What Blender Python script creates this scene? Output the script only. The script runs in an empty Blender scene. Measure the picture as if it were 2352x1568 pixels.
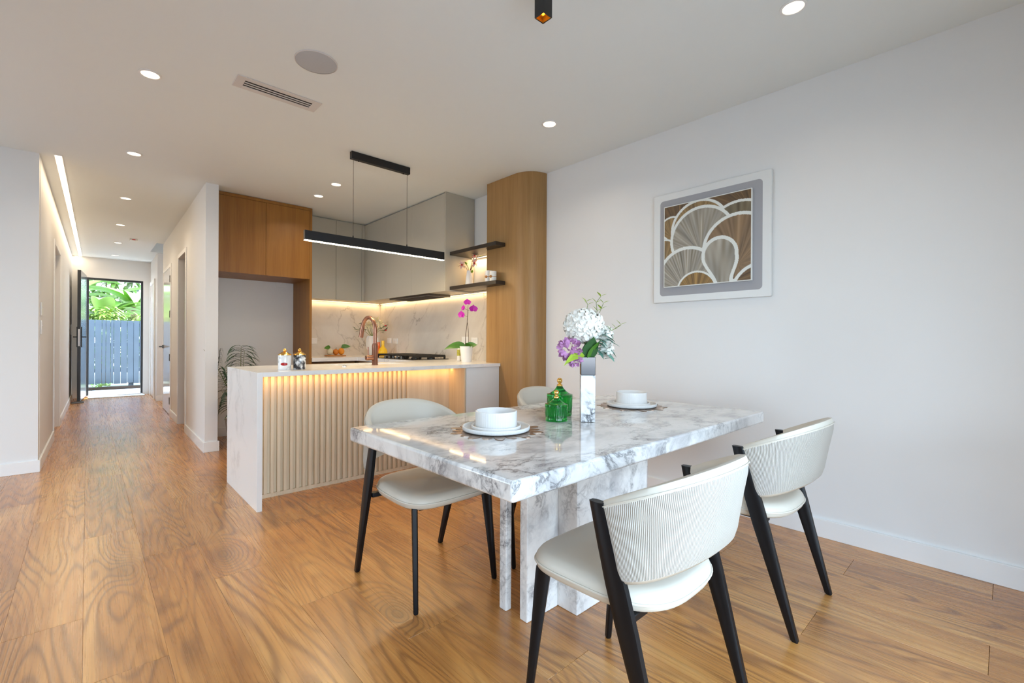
import bpy, bmesh, math, random
import numpy as np
from mathutils import Vector, Matrix, Euler

S = bpy.context.scene
COL = S.collection
PI = math.pi
rnd = random.Random(7)

# ------------------------------------------------------------------ camera
YAW = math.radians(42.83)
cd = bpy.data.cameras.new('camera')
cam = bpy.data.objects.new('camera', cd)
COL.objects.link(cam)
cd.sensor_fit = 'HORIZONTAL'; cd.sensor_width = 36.0
cd.lens = 1054.0 / 2352.0 * 36.0
cd.shift_y = -0.0007
cd.clip_start = 0.03; cd.clip_end = 200
cam.matrix_world = (Matrix.Translation((0, 0, 1.133)) @ Matrix.Rotation(-YAW, 4, 'Z')
                    @ Matrix.Rotation(PI / 2, 4, 'X') @ Matrix.Rotation(math.radians(0.30), 4, 'Z'))
S.camera = cam

# ------------------------------------------------------------------ world, sun, exposure
W = bpy.data.worlds.new('sky'); S.world = W; W.use_nodes = True
nt = W.node_tree; bg = nt.nodes['Background']
tc = nt.nodes.new('ShaderNodeTexCoord'); sx = nt.nodes.new('ShaderNodeSeparateXYZ')
rp = nt.nodes.new('ShaderNodeValToRGB')
rp.color_ramp.elements[0].position = 0.0; rp.color_ramp.elements[0].color = (0.72, 0.87, 1.0, 1)
rp.color_ramp.elements[1].position = 0.7; rp.color_ramp.elements[1].color = (0.45, 0.70, 1.0, 1)
nt.links.new(tc.outputs['Generated'], sx.inputs[0]); nt.links.new(sx.outputs['Z'], rp.inputs[0])
nt.links.new(rp.outputs[0], bg.inputs[0])
bg.inputs[1].default_value = 8.0

sl = bpy.data.lights.new('sun', 'SUN'); sl.energy = 14.0; sl.angle = math.radians(1.5); sl.color = (1, 0.95, 0.86)
so = bpy.data.objects.new('sun', sl); COL.objects.link(so)
so.rotation_euler = Vector((-0.55, -0.25, -1.0)).to_track_quat('-Z', 'Y').to_euler()   # high sun over the entry side

def portal(loc, w, h, rot):
    pl = bpy.data.lights.new('window_portal', 'AREA'); pl.shape = 'RECTANGLE'; pl.size = w; pl.size_y = h
    pl.cycles.is_portal = True
    po = bpy.data.objects.new('window_portal', pl); COL.objects.link(po); po.location = loc; po.rotation_euler = rot
portal((0.65, -0.56, 0.98), 2.5, 1.94, (PI / 2, 0, 0))
portal((-3.01, 3.9, 1.09), 1.8, 2.14, (PI / 2, 0, -PI / 2))

S.view_settings.view_transform = 'Standard'
S.view_settings.look = 'None'
S.view_settings.gamma = 1.0
S.view_settings.use_curve_mapping = False
S.view_settings.exposure = 0.26
S.cycles.max_bounces = 8; S.cycles.diffuse_bounces = 4; S.cycles.glossy_bounces = 3; S.cycles.transmission_bounces = 6
S.cycles.caustics_reflective = False; S.cycles.caustics_refractive = False
S.cycles.adaptive_threshold = 0.06

# ------------------------------------------------------------------ materials
MATS = {}
class N:
    """tiny node helper"""
    def __init__(s, name):
        m = bpy.data.materials.new(name); m.use_nodes = True
        s.m = m; s.t = m.node_tree; s.b = s.t.nodes['Principled BSDF']; MATS[name] = m
    def n(s, typ, **kw):
        d = s.t.nodes.new('ShaderNode' + typ)
        for k, v in kw.items():
            setattr(d, k, v)
        return d
    def l(s, a, b): s.t.links.new(a, b)
    def set(s, **kw):
        for k, v in kw.items():
            s.b.inputs[k.replace('_', ' ')].default_value = v
        return s
    def coord(s, scale=(1, 1, 1), rot=(0, 0, 0), loc=(0, 0, 0), rand=False):
        c = s.n('TexCoord'); o = c.outputs['Object']
        if rand:
            oi = s.n('ObjectInfo'); mu = s.n('VectorMath', operation='SCALE')
            cb = s.n('CombineXYZ'); s.l(oi.outputs['Random'], cb.inputs[0]); s.l(oi.outputs['Random'], cb.inputs[1]); s.l(oi.outputs['Random'], cb.inputs[2])
            s.l(cb.outputs[0], mu.inputs[0]); mu.inputs['Scale'].default_value = 41.7
            ad = s.n('VectorMath', operation='ADD'); s.l(o, ad.inputs[0]); s.l(mu.outputs[0], ad.inputs[1]); o = ad.outputs[0]
        mp = s.n('Mapping'); s.l(o, mp.inputs['Vector'])
        mp.inputs['Scale'].default_value = scale; mp.inputs['Rotation'].default_value = rot; mp.inputs['Location'].default_value = loc
        return mp.outputs[0]
    def noise(s, vec, scale, detail=4, rough=0.55, dist=0.0):
        d = s.n('TexNoise'); s.l(vec, d.inputs['Vector'])
        d.inputs['Scale'].default_value = scale; d.inputs['Detail'].default_value = detail
        d.inputs['Roughness'].default_value = rough; d.inputs['Distortion'].default_value = dist
        return d.outputs['Fac']
    def math(s, op, a, b=None, c=None):
        d = s.n('Math', operation=op)
        for i, q in enumerate((a, b, c)):
            if q is None: continue
            if isinstance(q, (int, float)): d.inputs[i].default_value = q
            else: s.l(q, d.inputs[i])
        return d.outputs[0]
    def ramp(s, fac, stops, interp='LINEAR'):
        d = s.n('ValToRGB'); d.color_ramp.interpolation = interp
        e = d.color_ramp.elements
        while len(e) < len(stops): e.new(0.5)
        for q, (p, c) in zip(e, stops):
            q.position = p; q.color = (*c, 1) if len(c) == 3 else c
        s.l(fac, d.inputs[0]); return d.outputs[0]
    def mix(s, fac, a, b, mode='MIX'):
        d = s.n('Mix', data_type='RGBA', blend_type=mode)
        for i, q in ((0, fac), (6, a), (7, b)):
            if isinstance(q, (int, float)): d.inputs[i].default_value = q
            elif isinstance(q, tuple): d.inputs[i].default_value = (*q, 1)
            else: s.l(q, d.inputs[i])
        return d.outputs[2]
    def col(s, out): s.l(out, s.b.inputs['Base Color']); return s
    def bump(s, h, strength=0.2, dist=0.002):
        d = s.n('Bump'); d.inputs['Strength'].default_value = strength; d.inputs['Distance'].default_value = dist
        s.l(h, d.inputs['Height']); s.l(d.outputs[0], s.b.inputs['Normal']); return s

def flat(name, c, rough=0.5, metal=0.0, spec=0.5, var=0.03, vscale=6.0, **kw):
    n = N(name); n.set(Roughness=rough, Metallic=metal)
    n.b.inputs['Specular IOR Level'].default_value = spec
    f = n.noise(n.coord(), vscale, 3)
    a = tuple(max(0, q * (1 - var)) for q in c); b = tuple(min(1, q * (1 + var)) for q in c)
    n.col(n.mix(f, a, b))
    for k, v in kw.items(): n.b.inputs[k.replace('_', ' ')].default_value = v
    return n

def emis(name, c, strength):
    n = N(name); n.set(Base_Color=(*c, 1), Roughness=0.5)
    n.b.inputs['Emission Color'].default_value = (*c, 1); n.b.inputs['Emission Strength'].default_value = strength
    return n

flat('wall_paint', (0.80, 0.795, 0.785), 0.75, spec=0.25, var=0.008, vscale=2)
flat('ceiling_paint', (0.84, 0.875, 0.87), 0.85, spec=0.15, var=0.008, vscale=2)
flat('trim_paint', (0.86, 0.86, 0.85), 0.35, var=0.01)
flat('greige_lacquer', (0.50, 0.465, 0.385), 0.45, var=0.01)
flat('white_lacquer', (0.80, 0.82, 0.82), 0.35, var=0.01)
flat('black_metal', (0.006, 0.006, 0.007), 0.38, var=0.1)
flat('chair_black', (0.004, 0.004, 0.005), 0.38, spec=0.28, var=0.15, vscale=20)
flat('shelf_bronze', (0.030, 0.022, 0.016), 0.42, var=0.1)
flat('dark_recess', (0.02, 0.015, 0.012), 0.8)
flat('dark_steel', (0.10, 0.09, 0.08), 0.35, 0.8)
flat('chrome', (0.75, 0.75, 0.76), 0.12, 1.0)
flat('smoked_chrome', (0.085, 0.078, 0.078), 0.10, 1.0)
flat('gold', (0.95, 0.58, 0.16), 0.16, 1.0)
flat('copper', (0.36, 0.175, 0.115), 0.30, 1.0)
flat('bronze_mat', (0.36, 0.25, 0.18), 0.28, 0.85, var=0.25, vscale=60)
flat('ceramic', (0.80, 0.79, 0.77), 0.28)
flat('porcelain', (0.84, 0.84, 0.84), 0.12)
flat('plastic_white', (0.82, 0.81, 0.79), 0.35)
flat('speaker_cloth', (0.50, 0.51, 0.53), 0.9)
flat('vent_white', (0.70, 0.67, 0.65), 0.5)
flat('iron', (0.012, 0.011, 0.010), 0.45)
flat('hob_glass', (0.012, 0.010, 0.010), 0.10)
flat('orange_glaze', (0.80, 0.16, 0.02), 0.18)
flat('yellow_glaze', (0.92, 0.56, 0.02), 0.18)
flat('fruit_orange', (0.80, 0.30, 0.02), 0.45, var=0.08, vscale=30)
flat('fruit_rust', (0.62, 0.20, 0.02), 0.45, var=0.08, vscale=30)
flat('fruit_cream', (0.62, 0.60, 0.47), 0.4)
flat('board_wood', (0.50, 0.22, 0.06), 0.5, var=0.15, vscale=30)
flat('leaf_dark', (0.010, 0.045, 0.012), 0.5, var=0.3, vscale=20)
flat('leaf_green', (0.07, 0.20, 0.02), 0.38, var=0.3, vscale=15)
flat('leaf_deep', (0.035, 0.11, 0.03), 0.42, var=0.3, vscale=30)
flat('leaf_blue', (0.16, 0.34, 0.27), 0.5, var=0.2, vscale=30)
flat('leaf_lime', (0.36, 0.52, 0.05), 0.45, var=0.2, vscale=30)
flat('stem_green', (0.16, 0.22, 0.05), 0.5)
flat('stem_brown', (0.10, 0.055, 0.03), 0.6)
flat('petal_white', (0.88, 0.86, 0.80), 0.6, var=0.04, vscale=40)
flat('petal_mauve', (0.55, 0.26, 0.50), 0.55, var=0.25, vscale=40)
flat('petal_magenta', (0.50, 0.015, 0.42), 0.5, var=0.2, vscale=40)
flat('petal_pink', (0.85, 0.62, 0.55), 0.5, var=0.15, vscale=60)
flat('petal_red', (0.60, 0.03, 0.03), 0.5)
flat('petal_cream', (0.86, 0.78, 0.52), 0.55)
flat('fence_paint', (0.060, 0.082, 0.108), 0.6, var=0.25, vscale=3)
flat('deck', (0.72, 0.71, 0.69), 0.7, var=0.06, vscale=3)
flat('bounce_grey', (0.22, 0.24, 0.25), 0.9, var=0.2, vscale=3)
flat('paving', (0.70, 0.69, 0.67), 0.8, var=0.1, vscale=3)
flat('banana_leaf', (0.15, 0.31, 0.035), 0.45, var=0.25, vscale=4)
flat('banana_pale', (0.28, 0.42, 0.12), 0.45, var=0.2, vscale=4)
flat('shrub_leaf', (0.24, 0.35, 0.04), 0.5, var=0.35, vscale=5)
flat('shrub_dark', (0.12, 0.21, 0.03), 0.5, var=0.35, vscale=5)
flat('trunk', (0.22, 0.15, 0.10), 0.8, var=0.3, vscale=12)
flat('house_white', (0.80, 0.79, 0.77), 0.7)
flat('door_alu', (0.030, 0.031, 0.033), 0.30, 0.3)
flat('door_face', (0.30, 0.33, 0.37), 0.22, 0.85)
flat('mat_grey', (0.33, 0.33, 0.33), 0.6)
flat('frame_white', (0.76, 0.77, 0.76), 0.4)
flat('art_mount', (0.36, 0.36, 0.38), 0.8)
flat('soil', (0.05, 0.03, 0.02), 0.9)
emis('led_warm', (1.0, 0.72, 0.38), 5.0)
emis('led_cove', (1.0, 0.80, 0.55), 4.5)
emis('led_white', (1.0, 0.90, 0.66), 7.0)
emis('lamp_disc', (1.0, 0.84, 0.60), 3.2)
emis('spot_glow', (1.0, 0.70, 0.30), 14.0)

# cream leather
n = flat('leather_cream', (0.60, 0.55, 0.465), 0.42, var=0.015)
n.bump(n.noise(n.coord((1, 1, 1)), 420, 2), 0.08, 0.001)
# ribbed fabric, ribs follow the arc-length attribute
n = N('ribbed_cream'); n.set(Roughness=0.6)
at = n.n('Attribute'); at.attribute_name = 'rib'
w = n.math('SINE', n.math('MULTIPLY', at.outputs['Fac'], 2 * PI / 0.0046))
h01 = n.math('MULTIPLY_ADD', w, 0.5, 0.5)
n.col(n.ramp(h01, [(0.0, (0.29, 0.265, 0.225)), (0.5, (0.55, 0.51, 0.45))])); n.bump(h01, 0.8, 0.002)

# oak floor planks
n = N('oak_floor'); n.b.inputs['Specular IOR Level'].default_value = 0.9
n.b.inputs['Coat Weight'].default_value = 0.35; n.b.inputs['Coat Roughness'].default_value = 0.32
v = n.coord((1, 1, 1), rand=True)
def fmap(sc):
    mp = n.n('Mapping'); n.l(v, mp.inputs['Vector']); mp.inputs['Scale'].default_value = sc; return mp.outputs[0]
broad = n.noise(fmap((2.4, 0.27, 1)), 1.0, 2.0, 0.45, 0.2)
vo = n.n('TexVoronoi'); vo.feature = 'F1'; n.l(fmap((1.9, 0.85, 1)), vo.inputs['Vector']); vo.inputs['Scale'].default_value = 0.9
knot = n.math('POWER', n.math('SUBTRACT', 1.0, n.math('MINIMUM', n.math('MULTIPLY', vo.outputs['Distance'], 2.6), 1.0)), 2.5)
field = n.math('ADD', broad, n.math('MULTIPLY', knot, 0.30))
ring = n.math('SINE', n.math('MULTIPLY', field, 240.0))
ring = n.math('POWER', n.math('MULTIPLY_ADD', ring, 0.5, 0.5), 3.0)
fibre = n.noise(fmap((150, 2.2, 1)), 1.0, 3, 0.6)
streak = n.noise(fmap((30, 1.0, 1)), 1.0, 4, 0.6)
cloud = n.noise(fmap((4.0, 1.2, 1)), 1.0, 3, 0.55)
oi = n.n('ObjectInfo')
mixf = n.math('ADD', n.math('MULTIPLY_ADD', streak, 0.45, n.math('MULTIPLY', cloud, 0.40)), n.math('MULTIPLY', oi.outputs['Random'], 0.13))
base = n.ramp(mixf, [(0.30, (0.36, 0.125, 0.024)), (0.50, (0.60, 0.262, 0.064)), (0.70, (0.80, 0.43, 0.135))])
c1 = n.mix(n.ramp(fibre, [(0.36, (0.34, 0.34, 0.34)), (0.58, (0, 0, 0))]), base, (0.24, 0.088, 0.024))
gm = n.noise(fmap((5.0, 1.4, 1)), 1.0, 2, 0.5)
c2 = n.mix(n.math('MULTIPLY', n.math('MULTIPLY', ring, n.ramp(gm, [(0.33, (0.10, 0.10, 0.10)), (0.58, (1, 1, 1))])), 0.72), c1, (0.215, 0.080, 0.022))
c3 = n.mix(n.math('MULTIPLY', n.math('POWER', knot, 1.6), 0.85), c2, (0.075, 0.030, 0.012))
n.col(c3)
n.l(n.math('MULTIPLY_ADD', fibre, 0.10, 0.23), n.b.inputs['Roughness'])
n.bump(n.math('ADD', n.math('MULTIPLY', ring, 0.8), n.math('MULTIPLY', fibre, 0.2)), 0.20, 0.0012)

def oak(name, lo, hi, rough=0.45, along='Z', fine=110, rand=False):
    n = N(name); n.set(Roughness=rough)
    sc = {'Z': (26, 26, 1.0), 'X': (1.0, 26, 26)}[along]
    sf = {'Z': (fine, fine, 4), 'X': (4, fine, fine)}[along]
    a = n.noise(n.coord(sc, rand=rand), 0.55, 3, 0.55, 0.3); b = n.noise(n.coord(sf, rand=rand), 1.0, 4, 0.6)
    f = n.math('ADD', n.math('MULTIPLY', a, 0.6), n.math('MULTIPLY', b, 0.4))
    n.col(n.ramp(f, [(0.30, lo), (0.70, hi)])); n.bump(b, 0.10, 0.001)
    return n
oak('oak_veneer', (0.24, 0.092, 0.010), (0.38, 0.165, 0.026), 0.42)
oak('oak_column', (0.30, 0.155, 0.048), (0.44, 0.255, 0.095), 0.42)
oak('oak_slat', (0.68, 0.55, 0.37), (0.88, 0.77, 0.58), 0.5, rand=True)
oak('oak_dark', (0.16, 0.070, 0.020), (0.24, 0.110, 0.034), 0.5)

# white quartz with faint veins
def stone(name, base, vein, scale, amt, rough, cloud=None, camt=0.0, rot=(0, 0, 0), stretch=(1, 1, 1), vw=0.02, coat=0.0, warp=0.8):
    n = N(name); n.set(Roughness=rough)
    v = n.coord((1, 1, 1), rot)
    m2 = n.n('Mapping'); n.l(v, m2.inputs['Vector']); m2.inputs['Scale'].default_value = stretch; v = m2.outputs[0]
    wn = n.n('TexNoise'); n.l(v, wn.inputs['Vector']); wn.inputs['Scale'].default_value = scale * 0.7; wn.inputs['Detail'].default_value = 4
    ws = n.n('VectorMath', operation='SCALE'); n.l(wn.outputs['Color'], ws.inputs[0]); ws.inputs['Scale'].default_value = warp / scale
    wa = n.n('VectorMath', operation='ADD'); n.l(v, wa.inputs[0]); n.l(ws.outputs[0], wa.inputs[1])
    a = n.noise(wa.outputs[0], scale, 6, 0.55)
    ln = n.math('ABSOLUTE', n.math('SUBTRACT', a, 0.5))
    m = n.noise(v, scale * 0.8, 2, 0.5)
    vfac = n.math('MULTIPLY', n.ramp(ln, [(0.0, (1, 1, 1)), (vw, (0.25, 0.25, 0.25)), (vw * 3.2, (0, 0, 0))]), n.ramp(m, [(0.40, (0, 0, 0)), (0.62, (1, 1, 1))]))
    c = base
    if cloud is not None:
        cl = n.noise(wa.outputs[0], scale * 1.7, 5, 0.62)
        c = n.mix(n.math('MULTIPLY', n.ramp(cl, [(0.42, (0, 0, 0)), (0.66, (1, 1, 1))]), camt), base, cloud)
    n.col(n.mix(n.math('MULTIPLY', vfac, amt), c, vein))
    if coat: n.b.inputs['Coat Weight'].default_value = coat
    return n
stone('quartz', (0.90, 0.89, 0.87), (0.40, 0.40, 0.40), 2.2, 0.35, 0.16)
stone('splash_marble', (0.70, 0.65, 0.58), (0.27, 0.22, 0.18), 2.2, 0.75, 0.14, (0.58, 0.52, 0.46), 0.40, rot=tuple(Vector((-0.42, -0.62, 0.66)).rotation_difference(Vector((0, 0, 1))).to_euler()), stretch=(1.5, 1.5, 0.30), vw=0.010, warp=0.30)

# table marble: white ground, grey clouds and fine dark veining
n = N('table_marble'); n.set(Roughness=0.045)
v = n.coord((1, 1.5, 1), (0, 0, 0.5))
wn = n.n('TexNoise'); n.l(v, wn.inputs['Vector']); wn.inputs['Scale'].default_value = 2.4; wn.inputs['Detail'].default_value = 5
ws = n.n('VectorMath', operation='SCALE'); n.l(wn.outputs['Color'], ws.inputs[0]); ws.inputs['Scale'].default_value = 0.42
wa = n.n('VectorMath', operation='ADD'); n.l(v, wa.inputs[0]); n.l(ws.outputs[0], wa.inputs[1])
a = n.noise(wa.outputs[0], 4.2, 8, 0.62)
cl = n.noise(wa.outputs[0], 3.0, 6, 0.6)
f1 = n.ramp(n.math('ABSOLUTE', n.math('SUBTRACT', a, 0.5)), [(0, (1, 1, 1)), (0.018, (0.35, 0.35, 0.35)), (0.06, (0, 0, 0))])
msk = n.ramp(n.noise(v, 2.6, 3, 0.5), [(0.40, (0, 0, 0)), (0.62, (1, 1, 1))])
a2 = n.noise(wa.outputs[0], 11.0, 6, 0.6)
f2 = n.ramp(n.math('ABSOLUTE', n.math('SUBTRACT', a2, 0.5)), [(0, (1, 1, 1)), (0.02, (0.2, 0.2, 0.2)), (0.05, (0, 0, 0))])
c = n.ramp(cl, [(0.36, (0.88, 0.87, 0.85)), (0.52, (0.78, 0.77, 0.75)), (0.64, (0.52, 0.51, 0.51)), (0.76, (0.66, 0.64, 0.62))])
c = n.mix(n.math('MULTIPLY', f2, n.math('MULTIPLY', msk, 0.45)), c, (0.28, 0.27, 0.28))
c = n.mix(n.math('MULTIPLY', f1, n.math('MULTIPLY', msk, 0.85)), c, (0.13, 0.125, 0.13))
n.col(c)

# vase print: white with black cracks
stone('vase_marble', (0.86, 0.86, 0.87), (0.02, 0.02, 0.025), 15.0, 1.0, 0.10, vw=0.05, rot=(0, 0.6, 0), stretch=(1, 1, 0.8))
# two decorated ceramic jars: abstract print
n = N('jar_print_red'); n.set(Roughness=0.12)
v = n.coord()
sp = n.n('SeparateXYZ'); n.l(v, sp.inputs[0])
f = n.math('SMOOTH_MIN', n.noise(v, 22, 2), 1.0, 0.0)
c = n.mix(n.ramp(f, [(0.58, (0, 0, 0)), (0.72, (0.8, 0.8, 0.8))]), (0.84, 0.84, 0.84), (0.10, 0.10, 0.11))
dz = n.math('SUBTRACT', sp.outputs['Z'], 0.042); dx = n.math('ADD', sp.outputs['X'], 0.008)
el = n.math('ADD', n.math('POWER', n.math('DIVIDE', dx, 0.024), 2.0), n.math('POWER', n.math('DIVIDE', dz, 0.012), 2.0))
n.col(n.mix(n.ramp(el, [(0.75, (1, 1, 1)), (1.1, (0, 0, 0))]), c, (0.42, 0.02, 0.02)))
n = N('jar_print_black'); n.set(Roughness=0.12)
v = n.coord()
f = n.noise(v, 26, 4, 0.55)
n.col(n.ramp(f, [(0.44, (0.035, 0.035, 0.04)), (0.52, (0.40, 0.40, 0.40)), (0.60, (0.84, 0.84, 0.84))]))
# green pressed glass, clear glass
n = N('green_glass'); n.set(Base_Color=(0.02, 0.62, 0.10, 1), Roughness=0.04, IOR=1.48); n.b.inputs['Transmission Weight'].default_value = 0.92
n = N('clear_glass'); n.set(Base_Color=(0.95, 0.97, 0.97, 1), Roughness=0.0, IOR=1.45); n.b.inputs['Transmission Weight'].default_value = 1.0
flat('bottle_label', (0.45, 0.42, 0.05), 0.4, var=0.5, vscale=60)
# printed art: colours computed into an attribute
n = N('art_print'); n.set(Roughness=0.5)
at = n.n('Attribute'); at.attribute_name = 'print'; n.col(at.outputs['Color'])

# ------------------------------------------------------------------ mesh builder
class MB:
    def __init__(s): s.v = []; s.f = []; s.a = None
    def add(s, vs, fs):
        o = len(s.v); s.v += [tuple(p) for p in vs]; s.f += [tuple(i + o for i in q) for q in fs]; return s
    def box(s, x0, x1, y0, y1, z0, z1):
        return s.add([(x0, y0, z0), (x1, y0, z0), (x1, y1, z0), (x0, y1, z0), (x0, y0, z1), (x1, y0, z1), (x1, y1, z1), (x0, y1, z1)],
                     [(0, 3, 2, 1), (4, 5, 6, 7), (0, 1, 5, 4), (1, 2, 6, 5), (2, 3, 7, 6), (3, 0, 4, 7)])
    def prism(s, poly, z0, z1):
        k = len(poly)
        vs = [(x, y, z0) for x, y in poly] + [(x, y, z1) for x, y in poly]
        fs = [tuple(reversed(range(k))), tuple(range(k, 2 * k))] + [(i, (i + 1) % k, k + (i + 1) % k, k + i) for i in range(k)]
        return s.add(vs, fs)
    def loft(s, rings, cap=True, closed=True):
        k = len(rings[0]); vs = [p for r in rings for p in r]; fs = []
        for i in range(len(rings) - 1):
            for j in range(k if closed else k - 1):
                a, b = i * k + j, i * k + (j + 1) % k
                fs.append((a, b, b + k, a + k))
        if cap:
            fs.append(tuple(reversed(range(k)))); fs.append(tuple(range((len(rings) - 1) * k, len(rings) * k)))
        return s.add(vs, fs)
    def lathe(s, prof, nseg=32, c=(0, 0, 0), mod=None, cap=True):
        rings = []
        for (r, z, *m) in prof:
            ring = []
            for j in range(nseg):
                t = 2 * PI * j / nseg
                q = r * (1 + (m[0] * math.cos(t * m[1]) if m else 0))
                ring.append((c[0] + q * math.cos(t), c[1] + q * math.sin(t), c[2] + z))
            rings.append(ring)
        return s.loft(rings, cap)
    def tube(s, pts, rad, nseg=8, cap=True):
        pts = [Vector(p) for p in pts]
        if not isinstance(rad, (list, tuple)): rad = [rad] * len(pts)
        rings = []; up = None
        for i, p in enumerate(pts):
            d = (pts[min(i + 1, len(pts) - 1)] - pts[max(i - 1, 0)]).normalized()
            if up is None:
                up = Vector((0, 0, 1)) if abs(d.z) < 0.9 else Vector((1, 0, 0))
            a = d.cross(up)
            if a.length < 1e-5: a = d.cross(Vector((0, 1, 0)))
            a.normalize(); b = a.cross(d).normalized(); up = b
            rings.append([p + (a * math.cos(2 * PI * j / nseg) + b * math.sin(2 * PI * j / nseg)) * rad[i] for j in range(nseg)])
            rings[-1] = [tuple(q) for q in rings[-1]]
        return s.loft(rings, cap)
    def grid(s, fn, nu, nv):
        vs = [fn(i / nu, j / nv) for i in range(nu + 1) for j in range(nv + 1)]
        fs = [(i * (nv + 1) + j, (i + 1) * (nv + 1) + j, (i + 1) * (nv + 1) + j + 1, i * (nv + 1) + j + 1) for i in range(nu) for j in range(nv)]
        return s.add(vs, fs)
    def sphere(s, c, r, nu=16, nv=10, sc=(1, 1, 1)):
        pr = [(max(1e-4, math.sin(PI * i / nv)), -math.cos(PI * i / nv)) for i in range(nv + 1)]
        rings = [[(c[0] + r * sc[0] * q * math.cos(2 * PI * j / nu), c[1] + r * sc[1] * q * math.sin(2 * PI * j / nu), c[2] + r * sc[2] * z) for j in range(nu)] for q, z in pr]
        return s.loft(rings)
    def map(s, fn): s.v = [tuple(fn(Vector(p))) for p in s.v]; return s

def mesh(mb, name, mat, bev=0, seg=2, smooth=None, attr=None):
    me = bpy.data.meshes.new(name); me.from_pydata(mb.v, [], mb.f); me.validate()
    bm = bmesh.new(); bm.from_mesh(me)
    bmesh.ops.recalc_face_normals(bm, faces=bm.faces)
    if bev:
        es = [e for e in bm.edges if len(e.link_faces) == 2 and e.calc_face_angle(0) > 0.6]
        big = {f for f in bm.faces}
        rb = bmesh.ops.bevel(bm, geom=es, offset=bev, segments=seg, affect='EDGES', profile=0.5, clamp_overlap=True)
        if not smooth:
            for f in rb['faces']: f.smooth = True
    bm.to_mesh(me); bm.free()
    me.materials.append(MATS[mat])
    if smooth:
        me.polygons.foreach_set('use_smooth', [True] * len(me.polygons))
        me.set_sharp_from_angle(angle=math.radians(smooth))
    if attr:
        at = me.attributes.new(attr[0], 'FLOAT', 'POINT'); at.data.foreach_set('value', attr[1])
    me.update(); return me

FR = {}
def link(me, name, parent=None, world=True):
    o = bpy.data.objects.new(name, me); COL.objects.link(o)
    if parent is not None:
        o.parent = parent
        if world:
            o.matrix_parent_inverse = FR[parent.name].inverted()
            FR[o.name] = Matrix.Identity(4)
        else:
            FR[o.name] = FR[parent.name].copy()
    else:
        FR[o.name] = Matrix.Identity(4)
    return o
def obj(name, mb, mat, parent=None, world=True, bev=0, seg=2, smooth=None, attr=None):
    return link(mesh(mb, name, mat, bev, seg, smooth, attr), name, parent, world)
def tag(o, label=None, cat=None, group=None, kind=None):
    if label: o['label'] = label
    if cat: o['category'] = cat
    if group: o['group'] = group
    if kind: o['kind'] = kind
    return o
def thing(name, label, cat, loc=(0, 0, 0), rz=0, group=None):
    o = bpy.data.objects.new(name, None); COL.objects.link(o); o.empty_display_size = 0.05
    o.location = loc; o.rotation_euler = (0, 0, rz)
    FR[o.name] = Matrix.Translation(loc) @ Matrix.Rotation(rz, 4, 'Z')
    return tag(o, label, cat, group)
def struct(name, mb, mat, label=None, cat=None, bev=0, parent=None, smooth=None):
    o = obj(name, mb, mat, parent, bev=bev, smooth=smooth)
    if parent is None: tag(o, label, cat, kind='structure')
    elif label: o['label'] = label
    return o
def dup(root, loc, rz, label, group=None):
    r = root.copy(); COL.objects.link(r); r.location = loc; r.rotation_euler = (0, 0, rz); r['label'] = label
    if group: r['group'] = group
    for ch in list(root.children):
        c = ch.copy(); COL.objects.link(c); c.parent = r; c.matrix_parent_inverse = ch.matrix_parent_inverse.copy()
        for g in ch.children:
            d = g.copy(); COL.objects.link(d); d.parent = c; d.matrix_parent_inverse = g.matrix_parent_inverse.copy()
    return r
def area(name, loc, sx_, sy_, power, color, rot=(0, 0, 0), parent=None, spread=180):
    l = bpy.data.lights.new(name, 'AREA'); l.shape = 'RECTANGLE'; l.size = sx_; l.size_y = sy_; l.energy = power; l.color = color
    l.spread = math.radians(spread)
    o = bpy.data.objects.new(name, l); COL.objects.link(o); o.location = loc; o.rotation_euler = rot
    if parent is not None:
        o.parent = parent; o.matrix_parent_inverse = FR[parent.name].inverted()
    return o

SH = 0.0145
def hall(p): return (p.x + SH * (p.y - 5.5), p.y, p.z)

# ------------------------------------------------------------------ room shell
CZ = 2.70; XR = 3.155; YB = 6.23
fl = struct('floor', MB().box(-3.0, 3.3, -0.65, 6.4, -0.06, -0.008).box(-0.5, 3.3, 6.4, 12.2, -0.06, -0.008), 'board_wood', 'warm brown oak plank floor running down the hallway', 'floor')
PW = 0.2268; X0 = 0.4475; LP = 1.5
pm = {}
def plank(x0, x1, y0, y1):
    key = (round(x1 - x0, 3), round(y1 - y0, 3))
    if key not in pm:
        a, b = key[0] / 2 - 0.0002, key[1] / 2 - 0.0006
        pm[key] = mesh(MB().box(-a, a, -b, b, -0.008, 0.0), 'plank', 'oak_floor', bev=0.0006, seg=1)
    o = link(pm[key], 'plank', fl); o.location = ((x0 + x1) / 2, (y0 + y1) / 2, 0)
for k in range(-14, 13):
    xa, xb = X0 + k * PW, min(X0 + (k + 1) * PW, XR)
    if xb - xa < 0.02: continue
    y = 2.54 - 0.5 * k; y -= LP * math.ceil((y + 0.55) / LP)
    ymax = 12.1 if -0.55 < xa < 0.95 else (5.6 if xa < 0 else 6.23)
    if xa > 0.8 and ymax > 7: ymax = 12.1
    while y < ymax:
        ya, yb = max(y, -0.55), min(y + LP, ymax)
        if yb - ya > 0.05: plank(xa, xb, ya, yb)
        y += LP
# laundry / stair floor beyond the hall wall
struct('floor_side_room', MB().box(1.05, 2.6, 6.36, 10.7, -0.008, 0.0), 'oak_floor', 'oak floor inside the side room past the hall opening', 'floor')

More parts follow.
